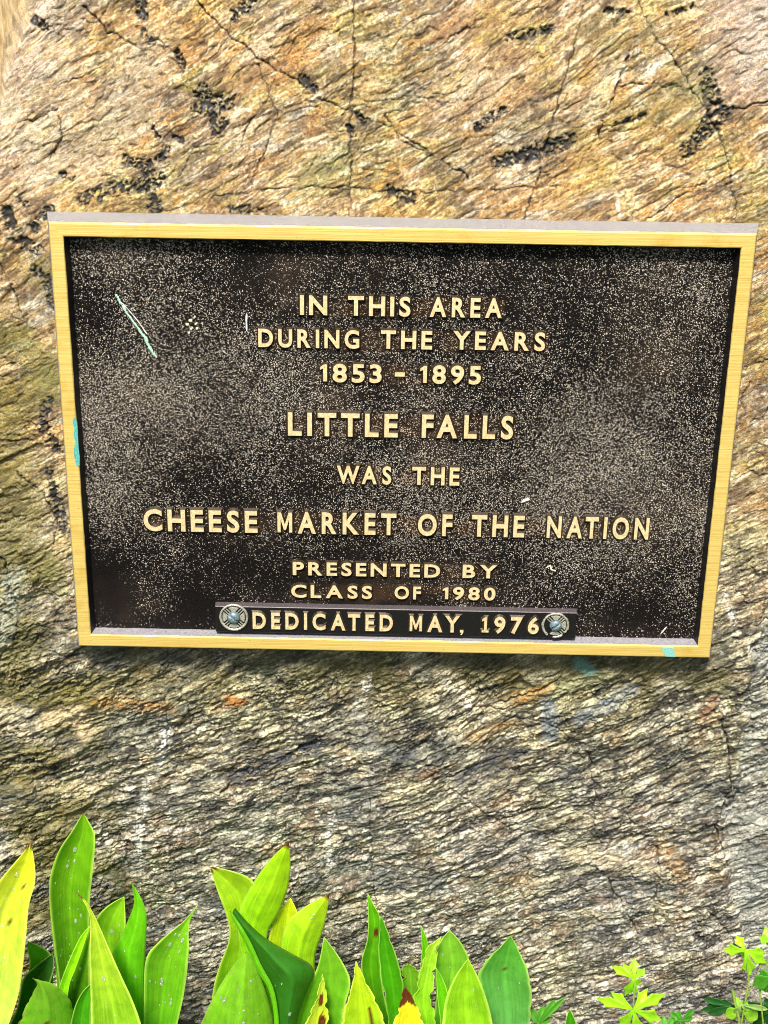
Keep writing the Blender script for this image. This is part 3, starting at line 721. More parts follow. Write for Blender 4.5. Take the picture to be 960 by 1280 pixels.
KERN = {('A', 'L'): 0.3, ('F', 'A'): -0.7, ('L', 'I'): 0, ('A', 'S'): 0.2, ('W', 'A'): -0.9, ('L', 'A'): 0.1, ('A', 'T'): -0.9, ('T', 'A'): -0.8, ('A', 'Y'): -0.9, ('Y', ','): -0.6,
        ('R', 'K'): 0.2, ('L', 'T'): -0.4, ('N', 'A'): 0, ('M', 'A'): 0, ('A', 'R'): 0.1, ('Y', 'E'): -0.2, ('E', 'A'): -0.1, ('T', 'T'): -0.3, ('T', 'L'): -0.1, ('1', '9'): 0.2, ('1', '8'): 0.2, ('B', 'Y'): 0, ('C', 'A'): 0, ('R', 'Y'): -.3}
def word(txt, xl, xr, yb_l, yb_r, capPx, gap, wface, base_w, dep, parent, line, mx=500):
    """place one word: photo x extents, baseline y at both ends, cap height in px, gap as share of cap height"""
    ul, vl = unp(xl, yb_l, wface); ur, vr = unp(xr, yb_r, wface)
    vt = unp((xl + xr) / 2, (yb_l + yb_r) / 2 - capPx, wface)[1]; v = (vl + vr) / 2
    cap = vt - v; W = ur - ul
    gw = []
    for ch in txt:
        _, _, _, a, b = glyph(ch); gw.append(b - a)
    ks = [KERN.get((a, b), 0.0) for a, b in zip(txt[:-1], txt[1:])]
    g = gap * cap
    gaps = [g * (1 + 0.6 * k) for k in ks]
    sx = (W - sum(gaps)) / sum(gw)
    sy = cap / (CT - CB)
    x = ul
    for i, ch in enumerate(txt):
        _, _, tp, a, b = glyph(ch)
        letter_obj(ch, x, v, sx, sy, dep, base_w, parent, (line, round(sx, 4)))
        x += gw[i] * sx + (gaps[i] if i < len(gaps) else 0)

LD = 0.0028
def ln(ws, cap, gap, yl, yr, xl, xr, wf=FW + LD, base=FW + 0.0001, dep=LD, parent=plaque, line=0):
    for (t, a, b) in ws:
        ya = yl + (yr - yl) * (a - xl) / (xr - xl); yb = yl + (yr - yl) * (b - xl) / (xr - xl)
        word(t, a, b, ya, yb, cap, gap, wf, base, dep, parent, line)
ln([('IN', 375, 409), ('THIS', 435, 513), ('AREA', 537, 627)], 24.5, 0.26, 393.5, 397.5, 375, 627, line=1)
ln([('DURING', 323, 449), ('THE', 476, 540), ('YEARS', 566, 681)], 23, 0.28, 434, 438.5, 323, 681, line=2)
ln([('1853', 400, 477), ('1895', 525, 601)], 23, 0.26, 477.5, 480.5, 399, 601, line=3)
ln([('LITTLE', 360, 497), ('FALLS', 527, 641)], 29, 0.24, 544.5, 549, 360, 641, line=4)
ln([('WAS', 421, 489), ('THE', 515, 574)], 22.5, 0.26, 604.5, 607, 421, 574, line=5)
ln([('CHEESE', 180, 322), ('MARKET', 347, 495), ('OF', 522, 565), ('THE', 589, 655), ('NATION', 683, 810)], 27, 0.24, 663.5, 674.5, 180, 810, line=6)
ln([('PRESENTED', 366, 550), ('BY', 578, 621)], 16.5, 0.30, 719, 723, 366, 621, line=7)
ln([('CLASS', 364, 465), ('OF', 493, 526), ('1980', 553, 619)], 16, 0.30, 747, 750.5, 364, 619, line=8)
def dash():
    u0, v0 = unp(493.5, 470.5, FW + LD); u1, v1 = unp(506, 465.5, FW + LD)
    b = 0.0009
    vs = [(u0 - b, v0 - b, 0), (u1 + b, v0 - b, 0), (u1 + b, v1 + b, 0), (u0 - b, v1 + b, 0), (u0, v0, LD), (u1, v0, LD), (u1, v1, LD), (u0, v1, LD)]
    me = mesh('dash', vs, [(4, 5, 6, 7), (0, 1, 5, 4), (1, 2, 6, 5), (2, 3, 7, 6), (3, 0, 4, 7)])
    me.materials.append(M_LET); me.materials.append(M_LSIDE); me.polygons.foreach_set('material_index', [0, 1, 1, 1, 1])
    o = bpy.data.objects.new('dash', me); COL.objects.link(o); o.parent = plaque; o.location = (0, 0, FW + 0.0001)
dash()

# dedication bar --------------------------------------------------
BT = 0.0088
def bar():
    wf = FW + BT
    u0, v1 = unp(269.5, 758, wf); u1, v1b = unp(720.5, 767, wf); v0 = unp(275, 794, wf)[1]; v1 = (v1 + v1b) / 2
    v0 = max(v0, -PH + 0.0165)
    d = 0.0011; e = 0.0005; vs = []
    for (o_, w) in ((d, FW + 0.0001), (e, wf - 0.0006), (0, wf)):
        n = 40
        pts = []
        for (xa, ya, xb, yb) in ((u0 - o_, v0 - o_, u1 + o_, v0 - o_), (u1 + o_, v0 - o_, u1 + o_, v1 + o_), (u1 + o_, v1 + o_, u0 - o_, v1 + o_), (u0 - o_, v1 + o_, u0 - o_, v0 - o_)):
            for i in range(n): pts.append((xa + (xb - xa) * i / n, ya + (yb - ya) * i / n, w))
        vs += pts
    m_ = 160; fs = []; mi = []
    for k in range(2):
        for i in range(m_):
            j = (i + 1) % m_; fs.append((k * m_ + i, k * m_ + j, (k + 1) * m_ + j, (k + 1) * m_ + i)); mi.append(1 if i // 40 == 2 else 0)
    fs.append(tuple(range(2 * m_, 3 * m_))); mi.append(0)
    me = mesh('dedication_bar', vs, fs); me.materials.append(M_BAR); me.materials.append(M_BART)
    me.polygons.foreach_set('material_index', mi)
    o = bpy.data.objects.new('dedication_bar', me); COL.objects.link(o); o.parent = plaque
    tag(o, 'black bar across the foot of the plaque with its own raised lettering')
    d2 = 0.0019
    ln([('DEDICATED', 316, 491), ('MAY', 512, 574), ('i976', 602, 673)], 20.5, 0.30, 786, 792.5, 316, 673, wf=wf + d2, base=wf + 0.0001, dep=d2, parent=o, line=9)
    # the comma
    cu, cv = unp(577, 789.5, wf + d2)
    sc_ = 0.0016
    outl = [(-1, 1), (1, 1), (1.1, -0.3), (0.2, -2.2), (-0.7, -2.2), (0.0, -0.6), (-1, -0.6)][::-1]
    vs = [(cu + x * sc_ * 1.35, cv + y * sc_ * 1.2, 0) for x, y in outl] + [(cu + x * sc_, cv + y * sc_, d2) for x, y in outl]
    n = len(outl); fs = [tuple(range(n, 2 * n))] + [(i, (i + 1) % n, n + (i + 1) % n, n + i) for i in range(n)]
    me = mesh('comma', vs, fs); me.materials.append(M_LET); me.materials.append(M_LSIDE); me.polygons.foreach_set('material_index', [0] + [1] * n)
    q = bpy.data.objects.new('comma', me); COL.objects.link(q); q.parent = o; q.location = (0, 0, wf + 0.0001)
    return o, wf
baro, BW = bar()

def rosette(px, py, rpx, worn):
    cx, cy = unp(px, py, BW + 0.003)
    r = rpx * 0.00074
    root = empty('rosette'); root.parent = plaque; root.location = (cx, cy, BW)
    root['label'] = 'round cross-shaped ornament at the %s end of the black bar' % ('worn right' if worn else 'left')
    vs, fs = [], []
    def lathe(prof, n=40, jit=0.0, cap=True):
        vs, fs = [], []
        for (rr, z) in prof:
            for i in range(n):
                a = 2 * math.pi * i / n; k = 1 + random.uniform(-jit, jit)
                vs.append((rr * k * math.cos(a), rr * k * math.sin(a), z))
        for k in range(len(prof) - 1):
            for i in range(n):
                j = (i + 1) % n; fs.append((k * n + i, k * n + j, (k + 1) * n + j, (k + 1) * n + i))
        if cap: fs.append(tuple(range((len(prof) - 1) * n, len(prof) * n)))
        return vs, fs
    v, f = lathe([(r * 0.99, 0), (r * 0.97, 0.0008), (r * 0.9, 0.0010), (0.0001, 0.0012)])
    link('backing_disc', mesh('backing_disc', v, f), M_BAR, root, True)
    v, f = lathe([(r, 0.0006), (r * 1.0, 0.0020), (r * 0.95, 0.0026), (r * 0.87, 0.0024), (r * 0.84, 0.0009)], jit=0.012 if not worn else 0.03, cap=False)
    if worn: f = [q for i, q in enumerate(f) if not ((i % 40) in (26, 27, 28, 34, 35))]
    link('rim', mesh('rim', v, f), M_STEEL, root, True)
    # four flared petals
    for k in range(4):
        a0 = math.pi / 2 * k + math.pi / 2
        if worn and k == 1: continue
        vs = []; N_ = 8
        for lv, (s_, z) in enumerate(((1, 0.0009), (0.82, 0.0026))):
            for i in range(N_ + 1):
                a = a0 + (-0.5 + i / N_) * 1.02 * s_; rr = r * 0.80 * (0.5 + 0.5 * s_ + (0 if lv == 0 else 0.03)); vs.append((rr * math.cos(a), rr * math.sin(a), z))
            for i in range(N_ + 1):
                a = a0 + (0.5 - i / N_) * 0.62 * s_; rr = r * 0.42 * (1.5 - 0.5 * s_); vs.append((rr * math.cos(a), rr * math.sin(a), z))
        n = 2 * (N_ + 1); fs = [(i, (i + 1) % n, n + (i + 1) % n, n + i) for i in range(n)] + [tuple(range(n, 2 * n))]
        link('petal', mesh('petal', vs, fs), M_STEEL, root)
    for k in range(4):
        a = math.pi / 4 + k * math.pi / 2
        if worn and k == 2: continue
        for off in (-0.065, 0.065):
            ca, sa = math.cos(a), math.sin(a); px_, py_ = -sa * off * r * 1.3, ca * off * r * 1.3
            wv = 0.00035; vs = []
            for (rr) in (0.40 * r, 0.9 * r):
                for s_, z in ((-1.6, 0.0009), (-0.7, 0.0021), (0.7, 0.0021), (1.6, 0.0009)):
                    vs.append((rr * ca + px_ - sa * wv * s_, rr * sa + py_ + ca * wv * s_, z))
            link('spoke', mesh('spoke', vs, [(0, 1, 5, 4), (1, 2, 6, 5), (2, 3, 7, 6), (0, 3, 2, 1), (4, 5, 6, 7)]), M_STEEL, root)
    pr = [(r * 0.43, 0.001), (r * 0.43, 0.0026)] + [(r * 0.43 * math.cos(t), 0.0026 + r * 0.26 * math.sin(t)) for t in np.linspace(0.15, 1.45, 7)]
    v, f = lathe(pr, jit=0.006)
    # slot: push down vertices along a line
    sa_ = math.radians(-40 if not worn else 35)
    v2 = []
    for (x, y, z) in v:
        d = abs(-x * math.sin(sa_) + y * math.cos(sa_))
        v2.append((x, y, z - (0.0011 if (d < r * 0.07 and z > 0.003) else 0)))
    link('screw_head', mesh('screw_head', v2, f), M_VERD, root, True)
rosette(292, 772.5, 18.5, False)
rosette(694.5, 782.5, 17.5, True)

# marks on the plaque ----------------------------------------------
def blob_strip(name, pts, rad, w0, mat, label, parent=plaque, hgt=0.5, n=8):
    """thin irregular bead along a line of photo points"""
    P = [Vector((*unp(x, y, w0), w0)) for x, y in pts]
    Q = []
    for a, b in zip(P[:-1], P[1:]):
        for i in range(4): Q.append(a.lerp(b, i / 4))
    Q.append(P[-1]); vs = []; fs = []
    for i, p in enumerate(Q):
        d = (Q[min(i + 1, len(Q) - 1)] - Q[max(i - 1, 0)]).normalized(); nrm = Vector((-d.y, d.x, 0))
        k = rad * (0.7 + random.uniform(-0.4, 0.5)) * (0.35 if i in (0, len(Q) - 1) else 1)
        for j in range(n):
            a = 2 * math.pi * j / n
            vs.append(p + nrm * math.cos(a) * k + Vector((0, 0, math.sin(a) * k * hgt)))
    for i in range(len(Q) - 1):
        for j in range(n): fs.append((i * n + j, i * n + (j + 1) % n, (i + 1) * n + (j + 1) % n, (i + 1) * n + j))
    fs += [tuple(range(n)), tuple(range((len(Q) - 1) * n, len(Q) * n))[::-1]]
    o = link(name, mesh(name, vs, fs), mat, parent, True); o['label'] = label
    return o
blob_strip('patina_run', [(144, 368), (147, 371), (150, 378), (154, 383), (158, 391), (163, 397), (167, 403), (172, 409), (177, 417), (182, 422), (184, 429), (187, 434), (191, 441), (196, 447)], 0.0014, FW + 0.0006, M_PATINA, 'pale green run of patina at the upper left of the field')
blob_strip('patina_run', [(150, 376), (163, 390), (173, 402), (184, 418)], 0.0005, FW + 0.0009, M_WHITE, 'thin white line beside the green run')
blob_strip('scratch', [(308.5, 391), (308, 400), (308.5, 414)], 0.0010, FW + 0.0005, M_WHITE, 'short upright white scratch left of the second line')
blob_strip('scratch', [(826, 792), (834, 783)], 0.0006, FW + 0.0004, M_WHITE, 'tiny white tick at the lower right corner of the field')
for x_, y_, r_ in ((234, 406, 1.0), (238, 401, 1.2), (243, 397, 0.9), (245, 405, 1.1), (239, 411, 1.2), (246, 411, 0.8), (236, 416, 0.8)):
    blob_strip('casting_flaw', [(x_ - r_, y_ + 1), (x_, y_), (x_ + r_ * 1.8, y_ - 2.0)], 0.0013 * r_, FW + 0.0004, M_CRUST, 'grain of a crusty casting flaw at the upper left of the field')
blob_strip('casting_flaw', [(682, 710), (688, 707), (689, 712), (695, 714)], 0.0009, FW + 0.0005, M_CRUST, 'small tan crust right of the presentation line')
blob_strip('casting_flaw', [(652, 628), (657, 625), (662, 624)], 0.0015, FW + 0.0006, M_WHITE, 'pale fleck above the word NATION')
blob_strip('casting_flaw', [(282, 322), (284, 323)], 0.0009, FW + 0.0004, M_CRUST, 'tiny pale grain near the top left of the field')

def paint_patch(name, pts, w, mat, label):
    P = [unp(x, y, w) for x, y in pts]; n = len(P)
    vs = [(x, y, w - 0.0002) for x, y in P] + [(x, y, w + 0.00025) for x, y in P]
    fs = [tuple(range(n, 2 * n)), tuple(range(n))[::-1]] + [(i, (i + 1) % n, n + (i + 1) % n, n + i) for i in range(n)]
    me = mesh(name, vs, fs); me.validate()
    o = link(name, me, mat, plaque); o['label'] = label
paint_patch('paint_smear', [(93, 521), (95, 524), (96.5, 527), (97.5, 545), (98.3, 560), (99.8, 572), (99.6, 582), (96, 583), (94.5, 578), (93, 572), (92.2, 562), (94, 552), (91.8, 545), (92.8, 534), (90.4, 528)][::-1], T, M_TEAL, 'turquoise paint smear on the left border')
paint_patch('paint_smear', [(826, 809), (842, 809.5), (844, 821), (832, 820.5), (829, 815)][::-1], T, M_PTEAL, 'pale turquoise paint smear on the bottom border')

# ------------------------------------------------------------------ plants
def mat_leaf():
    k = NT('leaf'); t = k.t
    at = k.n('ShaderNodeVertexColor', layer_name='tint')
    uv = k.n('ShaderNodeUVMap'); mp = k.n('ShaderNodeMapping'); mp.inputs['Scale'].default_value = (26, 1.2, 1); k.l(uv.outputs[0], mp.inputs[0])
    vein = k.noise(mp.outputs[0], 1.0, 3, 0.6)
    blot = k.noise(k.coords(), 70, 4, 0.6); sm = k.noise(k.coords(), 420, 3, 0.6)
    c = k.mix(1.0, at.outputs[0], k.ramp(vein, [(0.32, (0.88, 0.93, 0.86)), (0.5, (1.05, 1.04, 1)), (0.68, (1.2, 1.14, 1.1))]), 'MULTIPLY')
    c = k.mix(1.0, c, k.ramp(blot, [(0.32, (0.84, 0.9, 0.8)), (0.6, (1.15, 1.1, 1.05))]), 'MULTIPLY')
    c = k.mix(k.ramp(sm, [(0.70, (0, 0, 0)), (0.76, (0.6, 0.6, 0.6))]), c, (0.10, 0.07, 0.01))
    n = k.bump(vein, 0.6, 0.001); n = k.bump(blot, 0.25, 0.0015, n)
    wet = k.noise(k.coords(loc=(2, 5, 1)), 45, 3, 0.6)
    k.set(Base_Color=c, Roughness=k.math('ADD', k.math('MULTIPLY', wet, 0.6), -0.06, True), Specular_IOR_Level=0.5, Normal=n)
    tr = k.n('ShaderNodeBsdfTranslucent'); k.l(k.mix(1.0, c, (1.6, 1.5, 0.4), 'MULTIPLY'), tr.inputs[0])
    ms = k.n('ShaderNodeMixShader'); ms.inputs[0].default_value = 0.46
    out = [x for x in t.nodes if x.type == 'OUTPUT_MATERIAL'][0]
    k.l(k.b.outputs[0], ms.inputs[1]); k.l(tr.outputs[0], ms.inputs[2]); k.l(ms.outputs[0], out.inputs[0])
    return k.m
M_LEAF = mat_leaf()
def mat_water():
    k = NT('water_drop'); k.t.nodes.remove(k.b)
    tr = k.n('ShaderNodeBsdfTransparent'); gl = k.n('ShaderNodeBsdfGlossy'); gl.inputs['Roughness'].default_value = 0.12
    lw = k.n('ShaderNodeLayerWeight'); lw.inputs[0].default_value = 0.45
    ms = k.n('ShaderNodeMixShader'); k.l(k.math('ADD', k.math('MULTIPLY', lw.outputs['Facing'], 0.35), 0.12), ms.inputs[0])
    m0 = k.n('ShaderNodeMixShader'); m0.inputs[0].default_value = 0.17
    df2 = k.n('ShaderNodeBsdfDiffuse'); df2.inputs[0].default_value = (0.9, 0.95, 0.8, 1)
    k.l(tr.outputs[0], m0.inputs[1]); k.l(df2.outputs[0], m0.inputs[2])
    k.l(m0.outputs[0], ms.inputs[1]); k.l(gl.outputs[0], ms.inputs[2])
    k.l(ms.outputs[0], [x for x in k.t.nodes if x.type == 'OUTPUT_MATERIAL'][0].inputs[0])
    return k.m
M_WATER = mat_water()
M_STEM = mat_plain('pale_green_stem', srgb(130, 160, 60), 0.5, 0, 300, 0.2)

def resample(P, n):
    P = np.array(P, float)
    for _ in range(2):                        # corner cutting keeps the ends
        Q = [P[0]]
        for a, b in zip(P[:-1], P[1:]): Q += [a * 0.75 + b * 0.25, a * 0.25 + b * 0.75]
        Q.append(P[-1]); P = np.array(Q)
    d = np.concatenate([[0], np.cumsum(np.hypot(*(P[1:] - P[:-1]).T))]); t = np.linspace(0, d[-1], n)
    return np.stack([np.interp(t, d, P[:, 0]), np.interp(t, d, P[:, 1])], 1)

LIME, YEL, GRN, DEEP, MID = (0.34, 0.66, 0.010), (0.58, 0.66, 0.02), (0.075, 0.36, 0.008), (0.016, 0.13, 0.006), (0.17, 0.52, 0.010)
BRN = (0.16, 0.045, 0.012)
def ground_v(w): return -(PZ + w * math.sin(LEAN) - 0.012) / math.cos(LEAN)
def make_leaf(parent, left, right, w0, w1, cup=0.25, col=(MID, MID), tip_brown=0.0, spots=(), ragged=0.0, drops=0, fold=None, seed=1, ground=True, base_u=None, bend=0.0):
    """left / right: outline from the foot to the shared tip, photo pixels; w0, w1: distance in front of the rock at foot and tip"""
    NL, NC = 44, 15
    rr = random.Random(seed)
    tip = left[-1]
    if right[-1] != tip: right = right + [tip]
    L = resample(left, NL); R = resample(right, NL)
    pts = np.zeros((NL, NC, 3)); tt = np.linspace(0, 1, NL)
    for i in range(NL):
        w = w0 + (w1 - w0) * tt[i] ** 1.3 + bend * math.sin(math.pi * tt[i])
        a = np.array(unp(*L[i], w)); b = np.array(unp(*R[i], w)); hw = np.hypot(*(b - a)) / 2
        for j in range(NC):
            k = j / (NC - 1); e = 2 * k - 1
            dz = hw * (1.5 * cup * (e * e - 0.35) + 0.16 * abs(e) ** 0.6 * (1 if cup > 0 else -1)) + hw * 0.06 * math.sin(tt[i] * 9 + seed + e * 2) * abs(e)
            if fold and e > 0: dz += hw * fold * e
            if fold and e < 0 and fold < 0: dz += hw * fold * e
            px = L[i] * (1 - k) + R[i] * k
            if ragged and abs(e) > 0.6 and 2 < i < NL - 2:
                g_ = math.sin(i * 0.75 + seed * 3 + e) + 0.7 * math.sin(i * 1.7 + seed * 5) + 0.5 * math.sin(i * 0.31 + seed)
                px = px + np.array([e * ragged * min(0.2, g_) * (abs(e) - 0.6) * 1.8, 0])
            u, v = unp(px[0], px[1], w + dz); pts[i, j] = (u, v, w + dz)
    col_t = np.zeros((NL, NC, 3))
    c0, c1 = np.array(col[0]), np.array(col[1])
    for i in range(NL):
        for j in range(NC):
            e = abs(2 * j / (NC - 1) - 1)
            cc = (c0 + (c1 - c0) * tt[i] ** 0.8) * (0.98 + 0.12 * e)
            if abs(j - (NC - 1) // 2) == 0: cc = cc * 1.22
            if e > 0.93: cc = cc * 0.6 + np.array((0.75, 0.8, 0.25)) * 0.4       # pale rim
            if tip_brown and tt[i] > 1 - tip_brown * (1 + 0.4 * e): cc = np.array(BRN)
            for (sk, st, rk, rt) in spots:
                if ((j / (NC - 1) - sk) / rk) ** 2 + ((tt[i] - st) / rt) ** 2 < 1 + rr.uniform(-0.3, 0.3): cc = np.array(BRN) * rr.uniform(0.4, 1.3)
            col_t[i, j] = cc
    rowsP = list(pts); rowsC = list(col_t)
    if ground:                                # carry the blade down to the soil, narrowing to its sheath
        vb = ground_v(w0 - 0.004); m0 = pts[0].mean(axis=0)
        bu = m0[0] if base_u is None else base_u
        half0 = np.linalg.norm(pts[0, -1] - pts[0, 0]) / 2
        ext_ = []
        for q in (0.25, 0.5, 0.75, 1.0):
            cen = np.array([m0[0] + (bu - m0[0]) * q, m0[1] + (vb - m0[1]) * q, m0[2] + (-0.004) * q])
            sc_ = (1 - q) + min(1.0, 0.009 / max(half0, 1e-4)) * q
            ext_.append(cen + (pts[0] - m0) * sc_)
        rowsP = ext_[::-1] + rowsP; rowsC = [rowsC[0] * 0.9] * 4 + rowsC
    n = len(rowsP); P = np.array(rowsP).reshape(-1, 3); K = np.array(rowsC).reshape(-1, 3)
    W = [MW @ Vector(p) for p in P]
    base = parent.location
    vs = [tuple(w_ - base) for w_ in W]
    fs = [(i * NC + j, i * NC + j + 1, (i + 1) * NC + j + 1, (i + 1) * NC + j) for i in range(n - 1) for j in range(NC - 1)]
    me = mesh('leaf', vs, fs)
    at = me.color_attributes.new('tint', 'FLOAT_COLOR', 'POINT')
    at.data.foreach_set('color', np.concatenate([K, np.ones((len(K), 1))], 1).astype(np.float32).ravel())
    uvl = me.uv_layers.new(name='UVMap'); uvs = np.zeros((len(me.loops), 2), np.float32)
    vi = np.zeros(len(me.loops), np.int32); me.loops.foreach_get('vertex_index', vi)
    uvs[:, 0] = (vi % NC) / (NC - 1) + seed * 1.7; uvs[:, 1] = (vi // NC) / n * 3; uvl.data.foreach_set('uv', uvs.ravel())
    o = link('leaf', me, M_LEAF, parent, True)
    sm = o.modifiers.new('thickness', 'SOLIDIFY'); sm.thickness = 0.0005; sm.offset = -1
    if drops:
        vs = []; fs = []
        for _ in range(drops):
            i = rr.randint(6, NL - 8); j = rr.randint(2, NC - 3); r = rr.choice((0.0007, 0.0009, 0.0012, 0.0015, 0.0021)) * rr.uniform(0.8, 1.1)
            p = Vector(pts[i, j]); du = Vector(pts[i, j + 1] - pts[i, j - 1]).normalized(); dv = Vector(pts[i + 1, j] - pts[i - 1, j]).normalized()
            nr = du.cross(dv).normalized()
            if nr.z < 0: nr = -nr
            b0 = len(vs); st = rr.uniform(1.0, 1.7)
            for a, (q, z) in enumerate(((1.0, 0.02), (0.85, 0.3), (0.5, 0.5))):
                for m_ in range(8):
                    an = m_ * math.pi / 4 + rr.uniform(-0.1, 0.1)
                    vs.append((p + du * (math.cos(an) * r * q) + dv * (math.sin(an) * r * q * st) + nr * (z * r)))
            for a in range(2):
                for m_ in range(8): fs.append((b0 + a * 8 + m_, b0 + a * 8 + (m_ + 1) % 8, b0 + a * 8 + 8 + (m_ + 1) % 8, b0 + a * 8 + 8 + m_))
            fs.append(tuple(range(b0 + 16, b0 + 24))); fs.append(tuple(range(b0, b0 + 8))[::-1])
        vs = [tuple((MW @ v) - base) for v in vs]
        w_ = link('water_drops', mesh('water_drops', vs, fs), M_WATER, o, True); tag(w_, kind='stuff')
    return o

def plant(px, w, label, name='broadleaf_plant', cat='plant', group='broad-leaved plants at the foot of the boulder'):
    u = unp(px, 1290, w)[0]
    p = MW @ Vector((u, ground_v(w), w))
    return tag(empty(name, loc=p), label, cat, group)

A = plant(-5, 0.075, 'leftmost broad-leaved plant with a tall yellow-green leaf cut by the photo edge')
make_leaf(A, [(-60, 1330), (-42, 1240), (-38, 1180), (-20, 1130), (0, 1100), (20, 1077), (33, 1062), (38, 1052)], [(-8, 1330), (11, 1280), (23, 1244), (28, 1211), (33, 1162), (35, 1130), (45, 1102), (42, 1072), (38, 1052)],
          0.09, 0.06, 0.3, ((0.42, 0.60, 0.16), YEL), 0.02, [(0.62, 0.62, 0.05, 0.012), (0.45, 0.5, 0.03, 0.02), (0.7, 0.8, 0.02, 0.015)], drops=24, seed=1)
make_leaf(A, [(-10, 1330), (8, 1290), (24, 1257), (27, 1222), (45, 1208), (60, 1196), (66, 1193)], [(30, 1330), (50, 1260), (62, 1230), (68, 1210), (66, 1193)], 0.05, 0.045, 0.3, (DEEP, (0.03, 0.13, 0.02)), seed=2)
make_leaf(A, [(30, 1290), (34, 1225), (38, 1205), (35, 1190), (35, 1177)], [(72, 1290), (66, 1230), (66, 1200), (62, 1190), (48, 1182), (35, 1177)], 0.042, 0.035, 0.2, (MID, GRN), seed=3)
make_leaf(A, [(-5, 1340), (20, 1285), (30, 1262), (42, 1240), (47, 1230), (41, 1223)], [(110, 1340), (100, 1285), (92, 1255), (75, 1234), (58, 1226), (41, 1223)], 0.085, 0.10, -0.3, (GRN, (0.22, 0.45, 0.03)), ragged=2, spots=[(0.5, 0.45, 0.03, 0.015)], seed=4)

B = plant(98, 0.06, 'tall broad-leaved plant whose upright leaf is the highest, near the left edge')
make_leaf(B, [(78, 1330), (81, 1285), (76, 1240), (69, 1190), (63, 1140), (61, 1104), (66, 1082), (76, 1058), (90, 1040), (104, 1016)], [(112, 1330), (113, 1280), (112, 1220), (112, 1170), (111, 1130), (115, 1095), (118, 1065), (119, 1041), (112, 1030), (104, 1016)],
          0.045, 0.03, 0.45, (DEEP, (0.20, 0.48, 0.012)), 0.008, [(0.45, 0.6, 0.02, 0.01)], drops=38, seed=5)
make_leaf(B, [(72, 1330), (74, 1260), (68, 1190), (63, 1150), (62, 1120)], [(84, 1330), (78, 1260), (76, 1215), (72, 1170), (62, 1120)], 0.05, 0.036, 0.2, (GRN, MID), seed=6)
make_leaf(B, [(60, 1330), (72, 1240), (81, 1214), (92, 1188), (101, 1170), (112, 1158)], [(78, 1330), (84, 1235), (93, 1214), (101, 1192), (107, 1174), (112, 1158)], 0.06, 0.055, 0.3, (MID, LIME), seed=7)
make_leaf(B, [(112, 1340), (115, 1280), (113, 1220), (112, 1185), (114, 1160), (112, 1140), (104, 1125), (98, 1118)], [(192, 1340), (177, 1282), (165, 1249), (152, 1222), (136, 1186), (124, 1158), (117, 1143), (108, 1127), (98, 1118)],
          0.10, 0.07, 0.35, ((0.20, 0.50, 0.012), (0.50, 0.62, 0.05)), 0.03, seed=8, drops=4)
make_leaf(B, [(75, 1340), (88, 1282), (94, 1256), (104, 1238), (115, 1229)], [(120, 1340), (113, 1285), (113, 1260), (115, 1244), (115, 1229)], 0.08, 0.075, 0.4, (GRN, GRN), seed=9)

Cp = plant(175, 0.05, 'broad-leaved plant with three pointed wet leaves left of the bare stone gap')
make_leaf(Cp, [(128, 1330), (124, 1230), (118, 1180), (117, 1155), (124, 1142), (138, 1130), (155, 1121)], [(170, 1330), (162, 1230), (155, 1180), (157, 1155), (155, 1121)], 0.03, 0.025, 0.35, (GRN, (0.28, 0.54, 0.02)), drops=10, seed=10)
make_leaf(Cp, [(150, 1330), (150, 1250), (140, 1215), (138, 1192), (150, 1174), (160, 1150), (167, 1134), (168, 1118), (163, 1101)], [(182, 1330), (179, 1260), (181, 1210), (183, 1170), (184, 1142), (177, 1122), (163, 1101)],
          0.05, 0.04, -0.4, (GRN, MID), 0.01, drops=3, fold=0.5, seed=11)
make_leaf(Cp, [(178, 1340), (180, 1285), (180, 1230), (182, 1195), (196, 1180), (212, 1166), (228, 1154), (238, 1144), (247, 1131)], [(208, 1340), (221, 1282), (231, 1238), (236, 1190), (235, 1160), (238, 1147), (247, 1131)],
          0.06, 0.05, 0.3, (GRN, (0.24, 0.52, 0.02)), 0.0, drops=26, seed=12)

D = plant(320, 0.07, 'largest broad-leaved plant, with crossing leaves tipped reddish brown')
make_leaf(D, [(262, 1330), (264, 1244), (275, 1205), (287, 1178), (287, 1158), (280, 1135), (271, 1112), (263, 1084)], [(330, 1330), (325, 1240), (322, 1190), (318, 1150), (320, 1115), (317, 1099), (292, 1089), (263, 1084)],
          0.03, 0.03, 0.2, (GRN, (0.40, 0.60, 0.02)), 0.02, drops=10, seed=13)
make_leaf(D, [(312, 1300), (302, 1200), (296, 1160), (299, 1134), (318, 1100), (338, 1073), (352, 1060), (361, 1052)], [(352, 1300), (345, 1210), (330, 1170), (346, 1147), (360, 1114), (364, 1081), (361, 1052)],
          0.045, 0.04, -0.18, (MID, (0.38, 0.60, 0.012)), 0.025, drops=8, seed=14)
make_leaf(D, [(335, 1290), (330, 1200), (338, 1162), (346, 1143), (355, 1132), (363, 1123)], [(380, 1290), (385, 1200), (378, 1160), (371, 1138), (363, 1123)], 0.028, 0.025, 0.2, (MID, YEL), seed=15)
make_leaf(D, [(348, 1330), (350, 1220), (350, 1180), (358, 1152), (372, 1140), (384, 1131), (398, 1124), (412, 1117)], [(398, 1330), (396, 1230), (392, 1198), (402, 1170), (409, 1141), (412, 1117)],
          0.05, 0.042, -0.2, (MID, (0.42, 0.60, 0.02)), 0.03, drops=22, seed=16)
